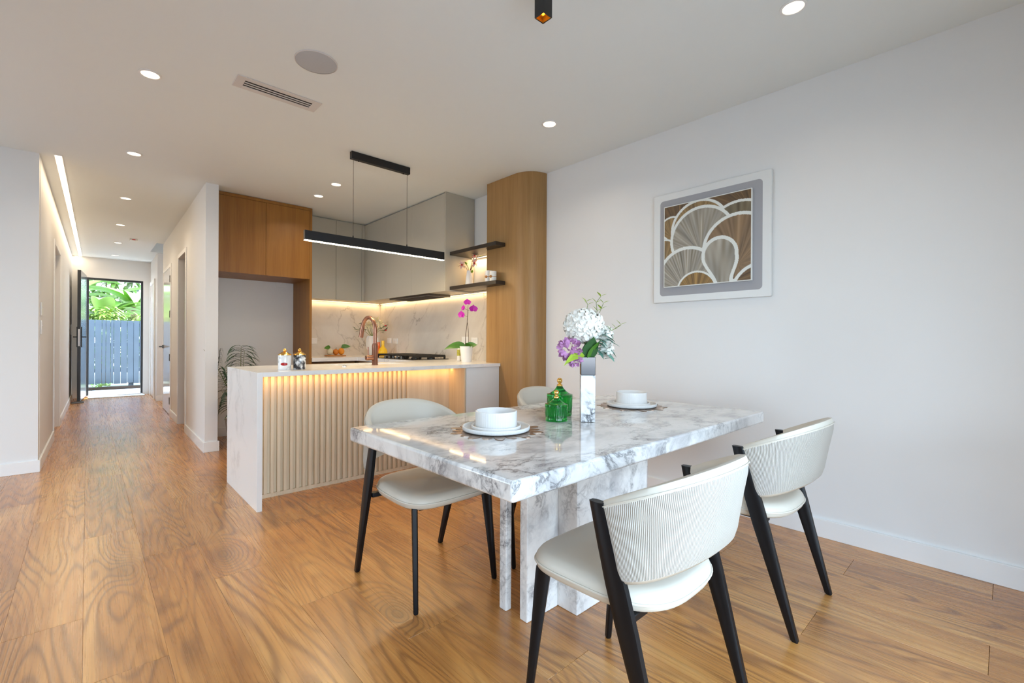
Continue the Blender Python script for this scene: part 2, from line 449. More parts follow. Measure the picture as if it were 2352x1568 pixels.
struct('wall_right', MB().box(XR, XR + 0.12, -0.65, 6.35, 0, CZ), 'wall_paint', 'long pale wall on the right behind the dining table', 'wall')
struct('wall_kitchen', MB().box(0.98, XR + 0.12, YB, YB + 0.12, 0, CZ), 'wall_paint', 'pale rear wall of the kitchen and fridge niche', 'wall')
struct('wall_left', MB().box(-3.1, -0.30, 5.59, 5.71, 0, CZ), 'wall_paint', 'white wall facing the room at the far left', 'wall')
struct('wall_living', MB().box(-3.12, -3.0, -0.55, 3.0, 0, CZ).box(-3.12, -3.0, 4.8, 5.71, 0, CZ).box(-3.12, -3.0, 3.0, 4.8, 2.16, CZ), 'wall_paint', 'side wall with an unseen opening sized for the daylight left of the picture', 'wall')  # out-of-view opening, moved and resized to light the island end
struct('wall_rear', MB().box(-3.12, -0.6, -0.65, -0.55, 0, CZ).box(1.9, XR + 0.12, -0.65, -0.55, 0, CZ).box(-0.6, 1.9, -0.65, -0.55, 1.95, CZ), 'wall_paint', 'wall around an unseen opening behind the viewer, shaped for the daylight', 'wall')  # unseen wall and opening, placed to grade daylight along the right wall
hl = MB().box(-0.42, -0.30, 5.71, 7.30, 0, CZ).box(-0.42, -0.30, 8.30, 12.0, 0, CZ).box(-0.42, -0.30, 7.30, 8.30, 2.20, CZ).map(hall)
struct('wall_hall_left', hl, 'wall_paint', 'left hallway wall with one recessed doorway', 'wall')
hr = MB().box(0.87, 0.98, 5.45, 6.82, 0, CZ).box(0.87, 0.98, 7.50, 8.40, 0, CZ).box(0.87, 0.98, 9.36, 9.54, 0, CZ).box(0.87, 0.98, 6.82, 7.50, 2.20, CZ).box(0.87, 0.98, 8.40, 9.36, 2.20, CZ).map(hall)
struct('wall_hall_right', hr, 'wall_paint', 'right hallway wall whose end stands beside the oak cabinet', 'wall')
struct('wall_stair', MB().box(0.87, 1.95, 10.55, 10.67, 0, 3.4).box(0.87, 0.98, 10.67, 12.0, 0, CZ).map(hall), 'wall_paint', 'wall beyond the stair opening near the front door', 'wall')
struct('wall_side_room', MB().box(2.45, 2.55, 6.35, 10.7, 0, 3.4).box(0.98, 2.45, 9.42, 9.52, 0, 3.4).map(hall), 'wall_paint', 'inner wall of the side room behind the kitchen', 'wall')
struct('wall_bedroom', MB().box(-2.4, -2.3, 5.71, 12.0, 0, CZ), 'wall_paint', 'far wall of the room left of the hallway', 'wall')
ew = MB().box(-0.6, 0.0, 12.0, 12.14, 0, CZ).box(0.845, 2.2, 12.0, 12.14, 0, CZ).box(0.0, 0.845, 12.0, 12.14, 2.31, CZ)
struct('wall_entry', ew, 'wall_paint', 'white end wall around the front door opening', 'wall')
ce = MB().box(-3.12, XR + 0.12, -0.65, 9.46, CZ, CZ + 0.1).box(-3.12, 0.835, 9.46, 10.50, CZ, CZ + 0.1).box(-3.12, 2.6, 10.50, 12.14, CZ, CZ + 0.1)
ce.box(0.78, 2.6, 9.36, 10.7, 3.35, 3.45).box(0.78, 0.835, 9.36, 10.6, CZ + 0.1, 3.35).box(0.835, 2.6, 9.36, 9.46, CZ + 0.1, 3.35).box(0.835, 2.6, 10.5, 10.6, CZ + 0.1, 3.35).box(2.5, 2.6, 9.46, 10.5, CZ, 3.35)
struct('ceiling', ce, 'ceiling_paint', 'plain off-white flat ceiling over room and hallway', 'ceiling')

bb = 0.104; bt = 0.014
struct('baseboard_right', MB().box(XR - 0.018, XR, -0.55, 2.935, 0, bb), 'trim_paint', 'white skirting board along the right wall', 'skirting', bev=0.002)
struct('baseboard_left', MB().box(-3.0, -0.30 + bt, 5.59 - bt, 5.59, 0, 0.10), 'trim_paint', 'white skirting board under the far left wall', 'skirting', bev=0.002)
struct('baseboard_hall_left', MB().box(-0.30, -0.30 + bt, 5.59, 7.24, 0, 0.10).box(-0.30, -0.30 + bt, 8.36, 11.99, 0, 0.10).map(hall), 'trim_paint', 'white skirting along the left hallway wall', 'skirting', bev=0.002)
struct('baseboard_hall_right', MB().box(0.87 - bt, 0.87, 5.45, 6.77, 0, 0.10).box(0.87 - bt, 0.87, 7.55, 8.35, 0, 0.10).box(0.87 - bt, 0.98, 5.45 - bt, 5.45, 0, 0.10).box(0.98, 0.98 + bt, 5.45 - bt, 6.22, 0, 0.10).map(hall), 'trim_paint', 'white skirting wrapping the end of the right hallway wall', 'skirting', bev=0.002)
struct('baseboard_kitchen', MB().box(0.99, 1.93, YB - bt, YB, 0, 0.10), 'trim_paint', 'white skirting at the back of the fridge niche', 'skirting', bev=0.002)
sk = MB().box(0.87 - bt, 1.10, 10.55 - bt, 10.55, 0, 0.10)
sk.add([(1.0, 10.536, 0.10), (1.95, 10.536, 0.80), (1.95, 10.536, 0.98), (1.0, 10.536, 0.28), (1.0, 10.55, 0.10), (1.95, 10.55, 0.80), (1.95, 10.55, 0.98), (1.0, 10.55, 0.28)],
       [(0, 1, 2, 3), (7, 6, 5, 4), (0, 4, 5, 1), (3, 2, 6, 7), (0, 3, 7, 4), (1, 5, 6, 2)])
struct('baseboard_stair', sk.map(hall), 'trim_paint', 'white skirting rising along the stair wall', 'skirting', bev=0.001)
def archi(name, x, y0, y1, zt, label, sgn):
    a = 0.05; t = 0.012 * sgn
    m = MB()
    for (p, q, r, u) in ((y0 - a, y0, 0, zt + a), (y1, y1 + a, 0, zt + a), (y0, y1, zt, zt + a)):
        m.box(min(x, x + t), max(x, x + t), p, q, r, u)
    struct(name, m.map(hall), 'trim_paint', label, 'door trim', bev=0.002)
archi('trim_1', -0.30, 7.30, 8.30, 2.20, 'white architrave of the doorway in the left hallway wall', 1)
archi('trim_2', 0.87, 6.82, 7.50, 2.20, 'white architrave of the open doorway next to the kitchen', -1)
archi('trim_3', 0.87, 8.40, 9.36, 2.20, 'white architrave of the closed door on the right of the hall', -1)

# doors along the hall
d1 = tag(thing('door_2', 'closed white panel door with dark handle on the right of the hall', 'door', (0.9, 8.9, 0)), kind='structure')
obj('door_panel', MB().box(0.862, 0.90, 8.402, 9.358, 0.008, 2.198).map(hall), 'porcelain', d1, bev=0.002)
for z in (0.22, 0.86, 1.50, 2.02):
    obj('hinge', MB().box(0.850, 0.868, 8.385, 8.415, z - 0.05, z + 0.05).map(hall), 'dark_steel', d1, bev=0.002)
hd = obj('door_handle', MB().box(0.84, 0.862, 9.27, 9.32, 0.985, 1.035).box(0.800, 0.815, 9.17, 9.31, 1.0, 1.02).box(0.80, 0.85, 9.285, 9.305, 1.0, 1.02).map(hall), 'dark_steel', d1, bev=0.002)
d3 = tag(thing('door_3', 'white inner door leaf set back in the left hallway doorway', 'door', (-0.4, 7.8, 0)), kind='structure')
obj('door_panel', MB().box(-0.415, -0.375, 7.302, 8.298, 0.008, 2.198).map(hall), 'porcelain', d3, bev=0.002)
d4 = tag(thing('door_4', 'white narrow door in the wall right beside the entry', 'door', (0.9, 11.3, 0)), kind='structure')
obj('door_panel', MB().box(0.858, 0.868, 11.0, 11.75, 0.01, 2.2).map(hall), 'porcelain', d4, bev=0.002)
obj('door_casing', MB().box(0.846, 0.868, 10.93, 11.0, 0, 2.27).box(0.846, 0.868, 11.75, 11.82, 0, 2.27).box(0.846, 0.868, 11.0, 11.75, 2.2, 2.27).map(hall), 'trim_paint', d4, bev=0.002)

# entry door: black frame, pivoted metal leaf, handle plates
e = tag(thing('door_1', 'dark metal front door standing open into the hallway', 'door', (0.0, 11.98, 0)), kind='structure')
obj('frame_head', MB().box(0.0, 0.845, 12.02, 12.10, 2.27, 2.31), 'door_alu', e, bev=0.003)
obj('frame_jamb', MB().box(0.81, 0.845, 12.02, 12.10, 0.02, 2.27), 'door_alu', e, bev=0.003)
obj('frame_jamb', MB().box(-0.0, 0.03, 12.02, 12.10, 0.02, 2.27), 'door_alu', e, bev=0.003)
obj('threshold', MB().box(0.0, 0.845, 11.97, 12.14, 0.0, 0.03), 'trim_paint', e, bev=0.004)
lv = Vector((-0.075, -0.95, 0)).normalized(); ln_ = Vector((lv.y, -lv.x, 0))   # ln_ points to -x side
def leafbox(a0, a1, t0, t1, z0, z1):
    m = MB().box(a0, a1, t0, t1, z0, z1)
    return m.map(lambda p: Vector((0.0, 11.99, 0)) + lv * p.x + ln_ * p.y + Vector((0, 0, p.z)))
obj('door_leaf', leafbox(0.02, 0.955, 0.002, 0.046, 0.035, 2.335), 'door_alu', e, bev=0.002)
obj('door_face', leafbox(0.03, 0.945, -0.001, 0.002, 0.045, 2.325), 'door_face', e)
for sgn, (t0, t1, t2, t3) in ((0, (-0.012, 0.0, -0.06, -0.045)), (1, (0.046, 0.058, 0.09, 0.105))):
    hp = obj('handle_plate', leafbox(0.865, 0.925, t0, t1, 0.98, 1.34), 'black_metal', e, bev=0.004)
    lo, hi = min(t0, t2), max(t1, t3)
    obj('lever', leafbox(0.885, 0.905, lo, hi, 1.15, 1.17).add(*(lambda m: (m.v, m.f))(leafbox(0.78, 0.905, t2, t3, 1.15, 1.17))), 'black_metal', hp, bev=0.003)
obj('lock_edge', leafbox(0.955, 0.957, 0.012, 0.036, 1.0, 1.30), 'chrome', e)
st = thing('door_stop', 'small dark floor stop at the foot of the open front door', 'door stop', (-0.09, 10.98, 0))
obj('stop_base', MB().box(-0.19, -0.03, 11.0, 11.05, 0, 0.03), 'dark_steel', st, bev=0.004)
tag(obj('door_mat', MB().box(0.02, 0.86, 11.72, 11.95, 0.0005, 0.014), 'deck', bev=0.003), 'thin pale mat lying inside the front doorway', 'door mat')

# ceiling strip and lamps
stp = thing('ceiling_light_strip', 'long warm linear light strip let into the hallway ceiling', 'strip light', (-0.185, 8.8, CZ))
obj('strip_channel', MB().box(-0.212, -0.158, 5.52, 11.98, CZ - 0.004, CZ - 0.0005).map(hall), 'trim_paint', stp)
obj('diffuser', MB().box(-0.206, -0.164, 5.53, 11.97, CZ - 0.006, CZ - 0.004).map(hall), 'led_cove', stp)
area('strip_light', (-0.14, 8.8, CZ - 0.012), 0.04, 6.4, 15, (1, 0.78, 0.52), parent=stp)
def downlight(x, y, label, r=0.046, p=2.6):
    t = thing('downlight', label, 'downlight', (x, y, CZ), 0, 'recessed ceiling downlights')
    obj('trim_ring', MB().lathe([(r, -0.0005), (r + 0.010, -0.0005), (r + 0.010, -0.004), (r, -0.006), (r - 0.002, -0.004)], 32, cap=False), 'trim_paint', t, world=False, smooth=40)
    obj('lens', MB().lathe([(r, -0.0022), (r, -0.0030)], 32), 'lamp_disc', t, world=False)
    l = bpy.data.lights.new('lamp', 'AREA'); l.shape = 'DISK'; l.size = 0.07; l.energy = p; l.color = (1, 0.86, 0.68); l.spread = math.radians(140)
    o = bpy.data.objects.new('lamp', l); COL.objects.link(o); o.parent = t; o.location = (0, 0, -0.012)
downlight(0.27, 3.454, 'round downlight beside the slotted air vent, largest of the hall row')
downlight(0.289, 5.027, 'round downlight at the mouth of the hallway, second of the row')
downlight(0.315, 6.686, 'round downlight in the hallway ceiling, third of the row')
downlight(0.337, 8.294, 'round downlight in the hallway ceiling, fourth of the row')
downlight(0.369, 9.864, 'round downlight in the hallway past the smoke alarm, fifth of the row')
downlight(0.386, 11.40, 'round downlight nearest the front door, last of the row')
downlight(1.837, 4.60, 'round downlight over the kitchen, nearer the pendant canopy')
downlight(1.847, 5.101, 'round downlight over the kitchen, nearer the oak cabinet')
downlight(2.443, 2.25, 'round downlight in the ceiling right of the oak column', p=2.2)
downlight(2.417, 0.685, 'large round downlight at the upper right near the picture wall', p=1.2)

t = thing('ceiling_spotlight', 'black square tube spotlight hanging at the top edge above the table', 'spotlight', (1.466, 1.39, CZ))
m = MB(); a = 0.027; b = 0.0235
m.box(-a, a, -a, -b, -0.15, 0).box(-a, a, b, a, -0.15, 0).box(-a, -b, -b, b, -0.15, 0).box(b, a, -b, b, -0.15, 0).box(-b, b, -b, b, -0.10, -0.09)
obj('housing', m, 'black_metal', t, world=False)
obj('reflector', MB().loft([[(-0.023, -0.023, -0.148), (0.023, -0.023, -0.148), (0.023, 0.023, -0.148), (-0.023, 0.023, -0.148)],
                            [(-0.012, -0.012, -0.105), (0.012, -0.012, -0.105), (0.012, 0.012, -0.105), (-0.012, 0.012, -0.105)]], cap=False), 'gold', t, world=False)
obj('bulb', MB().sphere((0, 0, -0.112), 0.011), 'spot_glow', t, world=False, smooth=60)

t = thing('ceiling_speaker', 'flat round grey speaker grille in the ceiling', 'speaker', (0.945, 2.655, CZ))
obj('grille', MB().lathe([(0.108, -0.0005), (0.108, -0.005), (0.100, -0.0065), (0.0001, -0.0065)], 48), 'speaker_cloth', t, world=False, smooth=40)
obj('bezel', MB().lathe([(0.1085, -0.0005), (0.113, -0.0005), (0.113, -0.005), (0.1085, -0.006)], 48, cap=False), 'vent_white', t, world=False)
t = thing('air_vent', 'white rectangular ceiling air vent with three dark slots', 'vent', (0.895, 3.17, CZ))
obj('slot_shade', MB().box(-0.20, 0.20, -0.05, 0.05, -0.0020, -0.0006), 'dark_recess', t, world=False)  # dark sheet standing in for the shade inside the slots
obj('frame', MB().box(-0.245, -0.197, -0.078, 0.078, -0.0045, -0.0005).box(0.197, 0.245, -0.078, 0.078, -0.0045, -0.0005).box(-0.197, 0.197, -0.078, -0.036, -0.0045, -0.0005).box(-0.197, 0.197, 0.036, 0.078, -0.0045, -0.0005), 'vent_white', t, world=False, bev=0.001)
for yy in (-0.0135, 0.0135):
    obj('blade', MB().box(-0.197, 0.197, yy - 0.0055, yy + 0.0055, -0.0045, -0.0025), 'vent_white', t, world=False)
t = thing('smoke_alarm', 'small square white smoke alarm on the hallway ceiling', 'smoke alarm', (0.536, 9.344, CZ))
obj('alarm_body', MB().box(-0.05, 0.05, -0.05, 0.05, -0.03, -0.0005), 'plastic_white', t, world=False, bev=0.006)
obj('alarm_window', MB().box(-0.02, 0.02, -0.054, -0.05, -0.022, -0.012), 'petal_red', t, world=False)

# switches and sockets
def plate(name, label, x0, x1, y0, y1, z0, z1, axis, kind, group=None):
    t = thing(name, label, kind, ((x0 + x1) / 2, (y0 + y1) / 2, z0), 0, group)
    obj('cover_plate', MB().box(x0, x1, y0, y1, z0, z1), 'plastic_white', t, bev=0.0025)
    cx_, cy_, cz_ = (x0 + x1) / 2, (y0 + y1) / 2, (z0 + z1) / 2
    for q in (-1, 1):
        if axis == 'y': obj('rocker', MB().box(cx_ + q * 0.018 - 0.006, cx_ + q * 0.018 + 0.006, y0 - 0.003, y0, cz_ + 0.008, cz_ + 0.022), 'ceramic', t, bev=0.001)
        elif axis == 'x': obj('rocker', MB().box(x0 - 0.003, x0, cy_ + q * 0.018 - 0.006, cy_ + q * 0.018 + 0.006, cz_ + 0.008, cz_ + 0.022), 'ceramic', t, bev=0.001)
        else: obj('rocker', MB().box(x1, x1 + 0.003, cy_ + q * 0.018 - 0.006, cy_ + q * 0.018 + 0.006, cz_ + 0.008, cz_ + 0.022), 'ceramic', t, bev=0.001)
plate('light_switch', 'white switch plate, upper one at the near end of the left hallway wall', -0.296, -0.286, 5.72, 5.80, 1.33, 1.45, '+x', 'switch')
plate('light_switch', 'white switch plate, lower one at the near end of the left hallway wall', -0.296, -0.286, 5.72, 5.80, 1.17, 1.29, '+x', 'switch')
plate('light_switch', 'small white switch beside the doorway in the left hallway wall', -0.262, -0.252, 8.42, 8.50, 1.18, 1.30, '+x', 'switch')
plate('light_switch', 'white switch plate near the handle of the open front door', -0.208, -0.198, 11.40, 11.50, 1.20, 1.38, '+x', 'switch')

# ------------------------------------------------------------------ kitchen
# fridge niche unit
FY = 5.635
u = thing('tall_cabinet', 'tall oak cabinet bridging the empty fridge niche', 'cabinet', (1.47, 5.93, 0))
obj('side_panel', MB().box(1.942, 1.968, FY, YB, 0, 2.695), 'oak_veneer', u, bev=0.001)
obj('carcass', MB().box(1.0, 1.942, FY + 0.022, YB, 1.85, 2.66), 'oak_veneer', u)
obj('top_rail', MB().box(1.0, 1.942, FY, FY + 0.02, 2.663, 2.695), 'oak_veneer', u, bev=0.001)
obj('door', MB().box(1.0, 1.4655, FY, FY + 0.02, 1.85, 2.66), 'oak_veneer', u, bev=0.001)
obj('door', MB().box(1.4685, 1.940, FY, FY + 0.02, 1.85, 2.66), 'oak_veneer', u, bev=0.001)
plate('power_socket', 'white double power socket high up inside the fridge niche', 1.735, 1.85, YB - 0.010, YB, 1.79, 1.865, 'y', 'power socket')
# white wall cabinets at the back
u = thing('wall_cabinet', 'pale wall cabinet on the rear wall beside the oak unit', 'cabinet', (2.37, 6.1, 1.66))
obj('carcass', MB().box(1.968, XR - 0.38, 5.962, YB, 1.66, 2.698), 'greige_lacquer', u)
for (a, b) in ((1.97, 2.375), (2.3785, 2.725), (2.7285, 2.7755)):
    obj('door', MB().box(a, b, 5.94, 5.96, 1.655, 2.685), 'greige_lacquer', u, bev=0.001)
# white wall cabinets along the right wall
CX = 2.765
u = thing('wall_cabinet', 'long pale wall cabinet above the cooktop on the right', 'cabinet', (2.95, 5.0, 1.66))
obj('carcass', MB().box(CX + 0.022, XR, 4.045, YB, 1.66, 2.698), 'greige_lacquer', u)
obj('end_panel', MB().box(CX, XR - 0.005, 4.022, 4.042, 1.655, 2.698), 'greige_lacquer', u, bev=0.001)
for (a, b) in ((4.044, 4.70), (4.7012, 5.32), (5.3212, 5.935)):
    obj('door', MB().box(CX, CX + 0.02, a, b, 1.655, 2.685), 'greige_lacquer', u, bev=0.0006)
t = thing('range_hood', 'dark slim range hood under the cabinet above the cooktop', 'range hood', (2.95, 4.85, 1.62))
obj('hood_body', MB().box(2.79, 3.10, 4.40, 5.28, 1.635, 1.6595), 'dark_steel', t, bev=0.003)
obj('filter', MB().box(2.83, 3.06, 4.46, 5.22, 1.632, 1.635), 'dark_recess', t)
# splashbacks
u = thing('splashback', 'veined cream marble splashback on the rear kitchen wall', 'splashback', (2.55, 6.2, 0.915))
obj('slab', MB().box(1.970, XR - 0.02, YB - 0.018, YB, 0.915, 1.66), 'splash_marble', u)
u = thing('splashback', 'veined cream marble splashback behind the gas cooktop', 'splashback', (3.145, 4.9, 0.915))
obj('slab', MB().box(XR - 0.018, XR, 3.552, YB, 0.915, 1.655), 'splash_marble', u)
plate('power_socket', 'white double power socket on the marble next to the oak panel', 2.163, 2.236, YB - 0.028, YB - 0.018, 1.081, 1.156, 'y', 'power socket')
XS = XR - 0.018
plate('power_socket', 'white socket on the marble left of the cooktop, nearer the corner', XS - 0.010, XS, 5.87, 5.985, 1.09, 1.163, 'x', 'power socket')
plate('power_socket', 'white socket on the marble left of the cooktop, nearer the burners', XS - 0.010, XS, 5.69, 5.805, 1.085, 1.157, 'x', 'power socket')
plate('power_socket', 'white socket on the marble right behind the orchid flower stems', XS - 0.010, XS, 3.927, 4.04, 1.09, 1.166, 'x', 'power socket')
plate('power_socket', 'white socket on the marble mostly hidden behind the orchid leaves', XS - 0.010, XS, 4.10, 4.215, 1.093, 1.176, 'x', 'power socket')
def strip(name, label, x0, x1, y0, y1, z, power, col, mat='led_warm', size=None, tilt=(0, 0, 0)):
    t = thing(name, label, 'strip light', ((x0 + x1) / 2, (y0 + y1) / 2, z))
    obj('profile', MB().box(x0, x1, y0, y1, z, z + 0.004), 'trim_paint', t)
    obj('diffuser', MB().box(x0 + 0.001, x1 - 0.001, y0 + 0.001, y1 - 0.001, z - 0.003, z), mat, t)
    area('strip_light', ((x0 + x1) / 2, (y0 + y1) / 2, z - 0.006), x1 - x0, y1 - y0, power, col, tilt, parent=t)
WARM = (1, 0.66, 0.32)
strip('led_strip', 'warm light strip under the rear wall cabinet', 1.975, 3.10, 6.180, 6.187, 1.651, 1.25, WARM)
strip('led_strip', 'warm light strip under the wall cabinet along the cooktop side', 3.112, 3.119, 3.56, 6.16, 1.650, 2.4, WARM)
# base cabinets
u = thing('base_cabinet', 'oak base cabinet run under the rear worktop', 'cabinet', (2.3, 5.9, 0))
obj('carcass', MB().box(1.972, 2.52, 5.68, YB, 0.10, 0.860), 'oak_dark', u)
for (a, b) in ((1.975, 2.245), (2.248, 2.518)):
    obj('door', MB().box(a, b, 5.66, 5.678, 0.10, 0.845), 'oak_veneer', u, bev=0.001)
obj('plinth', MB().box(1.972, 2.52, 5.72, 5.74, 0, 0.10), 'oak_dark', u)
u = thing('base_cabinet', 'base cabinet run under the cooktop with white end panel facing the table', 'cabinet', (2.84, 4.8, 0))
obj('carcass', MB().box(2.56, XR, 3.66, YB, 0.0, 0.862), 'oak_dark', u)
o_ = obj('end_panel', MB().box(2.535, 2.938, 3.352, 3.372, 0.0, 0.882), 'white_lacquer', u, bev=0.001); o_['label'] = 'plain white panel'
obj('return_panel', MB().box(2.523, 2.540, 3.352, 3.66, 0.0, 0.884), 'oak_slat', u, bev=0.001)
obj('filler', MB().box(2.56, 2.938, 3.374, 3.66, 0.0, 0.862), 'white_lacquer', u)
for (a, b) in ((4.26, 4.70), (4.703, 5.15), (5.153, 5.60)):
    obj('door', MB().box(2.54, 2.558, a, b, 0.10, 0.845), 'oak_veneer', u, bev=0.001)
# peninsula
u = thing('kitchen_island', 'kitchen island with ribbed pale oak front below the worktop', 'island', (1.7, 3.9, 0))
SY = 3.588
obj('backing_panel', MB().box(0.852, 2.095, SY + 0.022, SY + 0.034, 0.012, 0.884), 'oak_slat', u)
sm = mesh(MB().box(-0.0115, 0.0115, -0.022, 0, 0.03, 0.884), 'slat', 'oak_slat', bev=0.0015, seg=1)
for k in range(27):
    o = link(sm, 'slat', u); o.location = (0.938 + k * 0.04395 - 0.0, SY + 0.022, 0)
obj('base_rail', MB().box(0.852, 2.095, SY + 0.008, SY + 0.022, 0.0, 0.028), 'oak_slat', u)
obj('plain_panel', MB().box(2.097, 2.523, SY + 0.010, SY + 0.030, 0.0, 0.884), 'oak_slat', u, bev=0.001)
obj('carcass', MB().box(0.852, 2.523, SY + 0.036, 4.17, 0.0, 0.60).box(0.852, 1.50, SY + 0.036, 4.17, 0.60, 0.884).box(2.26, 2.523, SY + 0.036, 4.17, 0.60, 0.884).box(1.50, 2.26, SY + 0.036, 3.80, 0.6, 0.884), 'white_lacquer', u)
# stone worktop: U shape with sink cut-out, plus waterfall end
u = thing('stone_worktop', 'white stone worktop running in a U with a waterfall end', 'worktop', (1.9, 3.8, 0.885))
zt0, zt1 = 0.885, 0.915
sx0, sx1, sy0, sy1 = 1.56, 2.20, 3.85, 4.10
tp = MB()
tp.box(0.853, sx0, 3.335, 4.21, zt0, zt1).box(sx0, sx1, 3.335, sy0, zt0, zt1).box(sx0, sx1, sy1, 4.21, zt0, zt1).box(sx1, 2.53, 3.335, 4.21, zt0, zt1)
tp.box(2.53, 2.939, 3.335, 3.55, zt0, zt1).box(2.53, XR - 0.019, 3.552, 6.21, zt0, zt1).box(1.970, 2.53, 5.62, 6.21, zt0, zt1)
tp.box(1.970, 2.53, 5.62, 5.65, 0.87, zt0).box(2.53, 2.55, 4.21, 5.62, 0.87, zt0)
obj('top_slab', tp, 'quartz', u)
wf = [(0.821, 3.335), (0.853, 3.335), (0.853, 4.21), (0.821, 4.21)]
obj('waterfall_panel', MB().prism(wf, 0, zt1), 'quartz', u, bev=0.0012)
strip('led_strip', 'amber light strip under the island overhang washing the slats', 0.86, 2.52, 3.550, 3.556, 0.880, 1.5, (1, 0.50, 0.13))
t = thing('sink', 'white undermount kitchen sink set in the island top', 'sink', (1.88, 3.97, 0.7))
k = MB(); q = 0.006
k.box(sx0 - q, sx1 + q, sy0 - q, sy0, 0.70, 0.884).box(sx0 - q, sx1 + q, sy1, sy1 + q, 0.70, 0.884).box(sx0 - q, sx0, sy0, sy1, 0.70, 0.884).box(sx1, sx1 + q, sy0, sy1, 0.70, 0.884).box(sx0 - q, sx1 + q, sy0 - q, sy1 + q, 0.692, 0.70)
obj('bowl', k, 'porcelain', t)
obj('drain', MB().lathe([(0.045, 0.7002), (0.045, 0.703), (0.03, 0.702), (0.0001, 0.7015)], 24, (1.88, 3.97, 0)), 'chrome', t, smooth=40)
t = thing('sink_button', 'small round chrome push button on the island top', 'button', (1.556, 3.70, zt1))
obj('ring', MB().lathe([(0.022, 0.0), (0.022, 0.004), (0.017, 0.006), (0.014, 0.004)], 24, cap=False), 'chrome', t, world=False, smooth=40)
obj('button_cap', MB().lathe([(0.014, 0.001), (0.014, 0.006), (0.011, 0.008), (0.0001, 0.008)], 24), 'chrome', t, world=False, smooth=40)
# gooseneck tap
bx, by = 1.838, 3.735
t = thing('kitchen_tap', 'brushed copper gooseneck kitchen tap on the island', 'tap', (bx, by, zt1))
obj('body', MB().lathe([(0.027, 0.0), (0.027, 0.006), (0.0245, 0.009), (0.0245, 0.17), (0.018, 0.19)], 28), 'copper', t, world=False, smooth=40)
arc = [(0, 0, 0.17), (0, 0, 0.26), (0.002, 0.0, 0.31)]
dv = Vector((-0.25, 1.0, 0)).normalized() * 1.0
for i in range(1, 15):
    a = PI * i / 14 * 0.94
    r = 0.083
    arc.append((dv.x * r * (1 - math.cos(a)), dv.y * r * (1 - math.cos(a)), 0.31 + r * 1.28 * math.sin(a)))
obj('spout', MB().tube(arc, 0.0165, 16), 'copper', t, world=False, smooth=60)
p1 = Vector(arc[-1]); dd = (p1 - Vector(arc[-2])).normalized()
obj('spray_head', MB().tube([p1, p1 + dd * 0.02, p1 + dd * 0.09], [0.0175, 0.0195, 0.0205], 16), 'copper', t, world=False, smooth=60)
hb = obj('valve', MB().tube([(-0.02, 0, 0.065), (-0.075, 0, 0.065), (-0.082, 0, 0.065)], [0.023, 0.023, 0.020], 20), 'copper', t, world=False, smooth=60)
obj('lever', MB().tube([(-0.06, 0, 0.075), (-0.062, 0, 0.16)], [0.006, 0.0055], 10), 'copper', hb, world=False, smooth=60)
# cooktop
t = thing('gas_cooktop', 'black gas cooktop with cast iron pan supports', 'cooktop', (2.83, 4.85, zt1))
obj('glass_top', MB().box(2.60, 3.08, 4.40, 5.30, zt1 + 0.0004, zt1 + 0.008), 'hob_glass', t, bev=0.002)
for (a, b) in ((4.43, 4.70), (4.72, 4.99), (5.01, 5.28)):
    m = MB(); z0, z1 = zt1 + 0.038, zt1 + 0.052
    for yy in (a, b): m.box(2.63, 3.05, yy - 0.008, yy + 0.008, z0 - 0.01, z1)
    for xx in (2.638, 3.042, 2.84): m.box(xx - 0.008, xx + 0.008, a, b, z0, z1)
    m.box(2.63, 3.05, (a + b) / 2 - 0.007, (a + b) / 2 + 0.007, z0, z1)
    for xx in (2.638, 3.042):
        for yy in (a, b): m.box(xx - 0.01, xx + 0.01, yy - 0.01, yy + 0.01, zt1 + 0.008, z0)
    obj('pan_support', m, 'iron', t, bev=0.002, seg=1)
    for xx in (2.735, 2.945):
        br = obj('burner', MB().lathe([(0.045, 0.008), (0.045, 0.02), (0.036, 0.024), (0.036, 0.032), (0.0001, 0.034)], 20, (xx, (a + b) / 2, zt1)), 'iron', t, smooth=40)
for k in range(5):
    obj('knob', MB().lathe([(0.018, 0.008), (0.018, 0.012), (0.015, 0.014), (0.014, 0.034), (0.0001, 0.035)], 16, (2.615 + 0.0, 4.66 + k * 0.095, zt1)), 'dark_steel', t, smooth=40)
# column with rounded corner
poly = [(XR, 3.55), (2.94, 3.55)]
cxx, cyy, rx, ry = XR - 0.002, 3.145, XR - 0.002 - 2.94, 0.21
for i in range(17):
    a = PI + (PI / 2) * i / 16
    poly.append((cxx + rx * math.cos(a), cyy + ry * math.sin(a)))
poly.append((XR, 2.935))
t = thing('oak_column', 'floor to ceiling oak column with a rounded corner', 'column', (3.05, 3.25, 0))
obj('veneer_body', MB().prism(poly, 0, CZ - 0.001), 'oak_column', t, smooth=30)
# shelves
def shelf(z, label):
    p = [(2.82, 3.272), (2.938, 3.272), (2.938, 3.552), (XR - 0.019, 3.552), (XR - 0.019, 4.018), (2.82, 4.018)]
    t = thing('floating_shelf', label, 'shelf', (2.9, 3.6, z))
    obj('board', MB().prism(p, z, z + 0.036), 'shelf_bronze', t, bev=0.001)
    return t
shelf(1.668, 'lower dark bronze shelf carrying the vase and two candles')
shelf(2.035, 'upper dark bronze shelf, empty, beside the oak column')
strip('led_strip', 'short warm light strip under the upper dark shelf', 3.10, 3.115, 3.56, 4.0, 2.030, 1.4, WARM)
strip('led_strip', 'short warm light strip on top of the upper shelf lighting the wall', 3.11, 3.125, 3.56, 4.0, 2.078, 1.2, WARM, tilt=(PI, 0, 0))

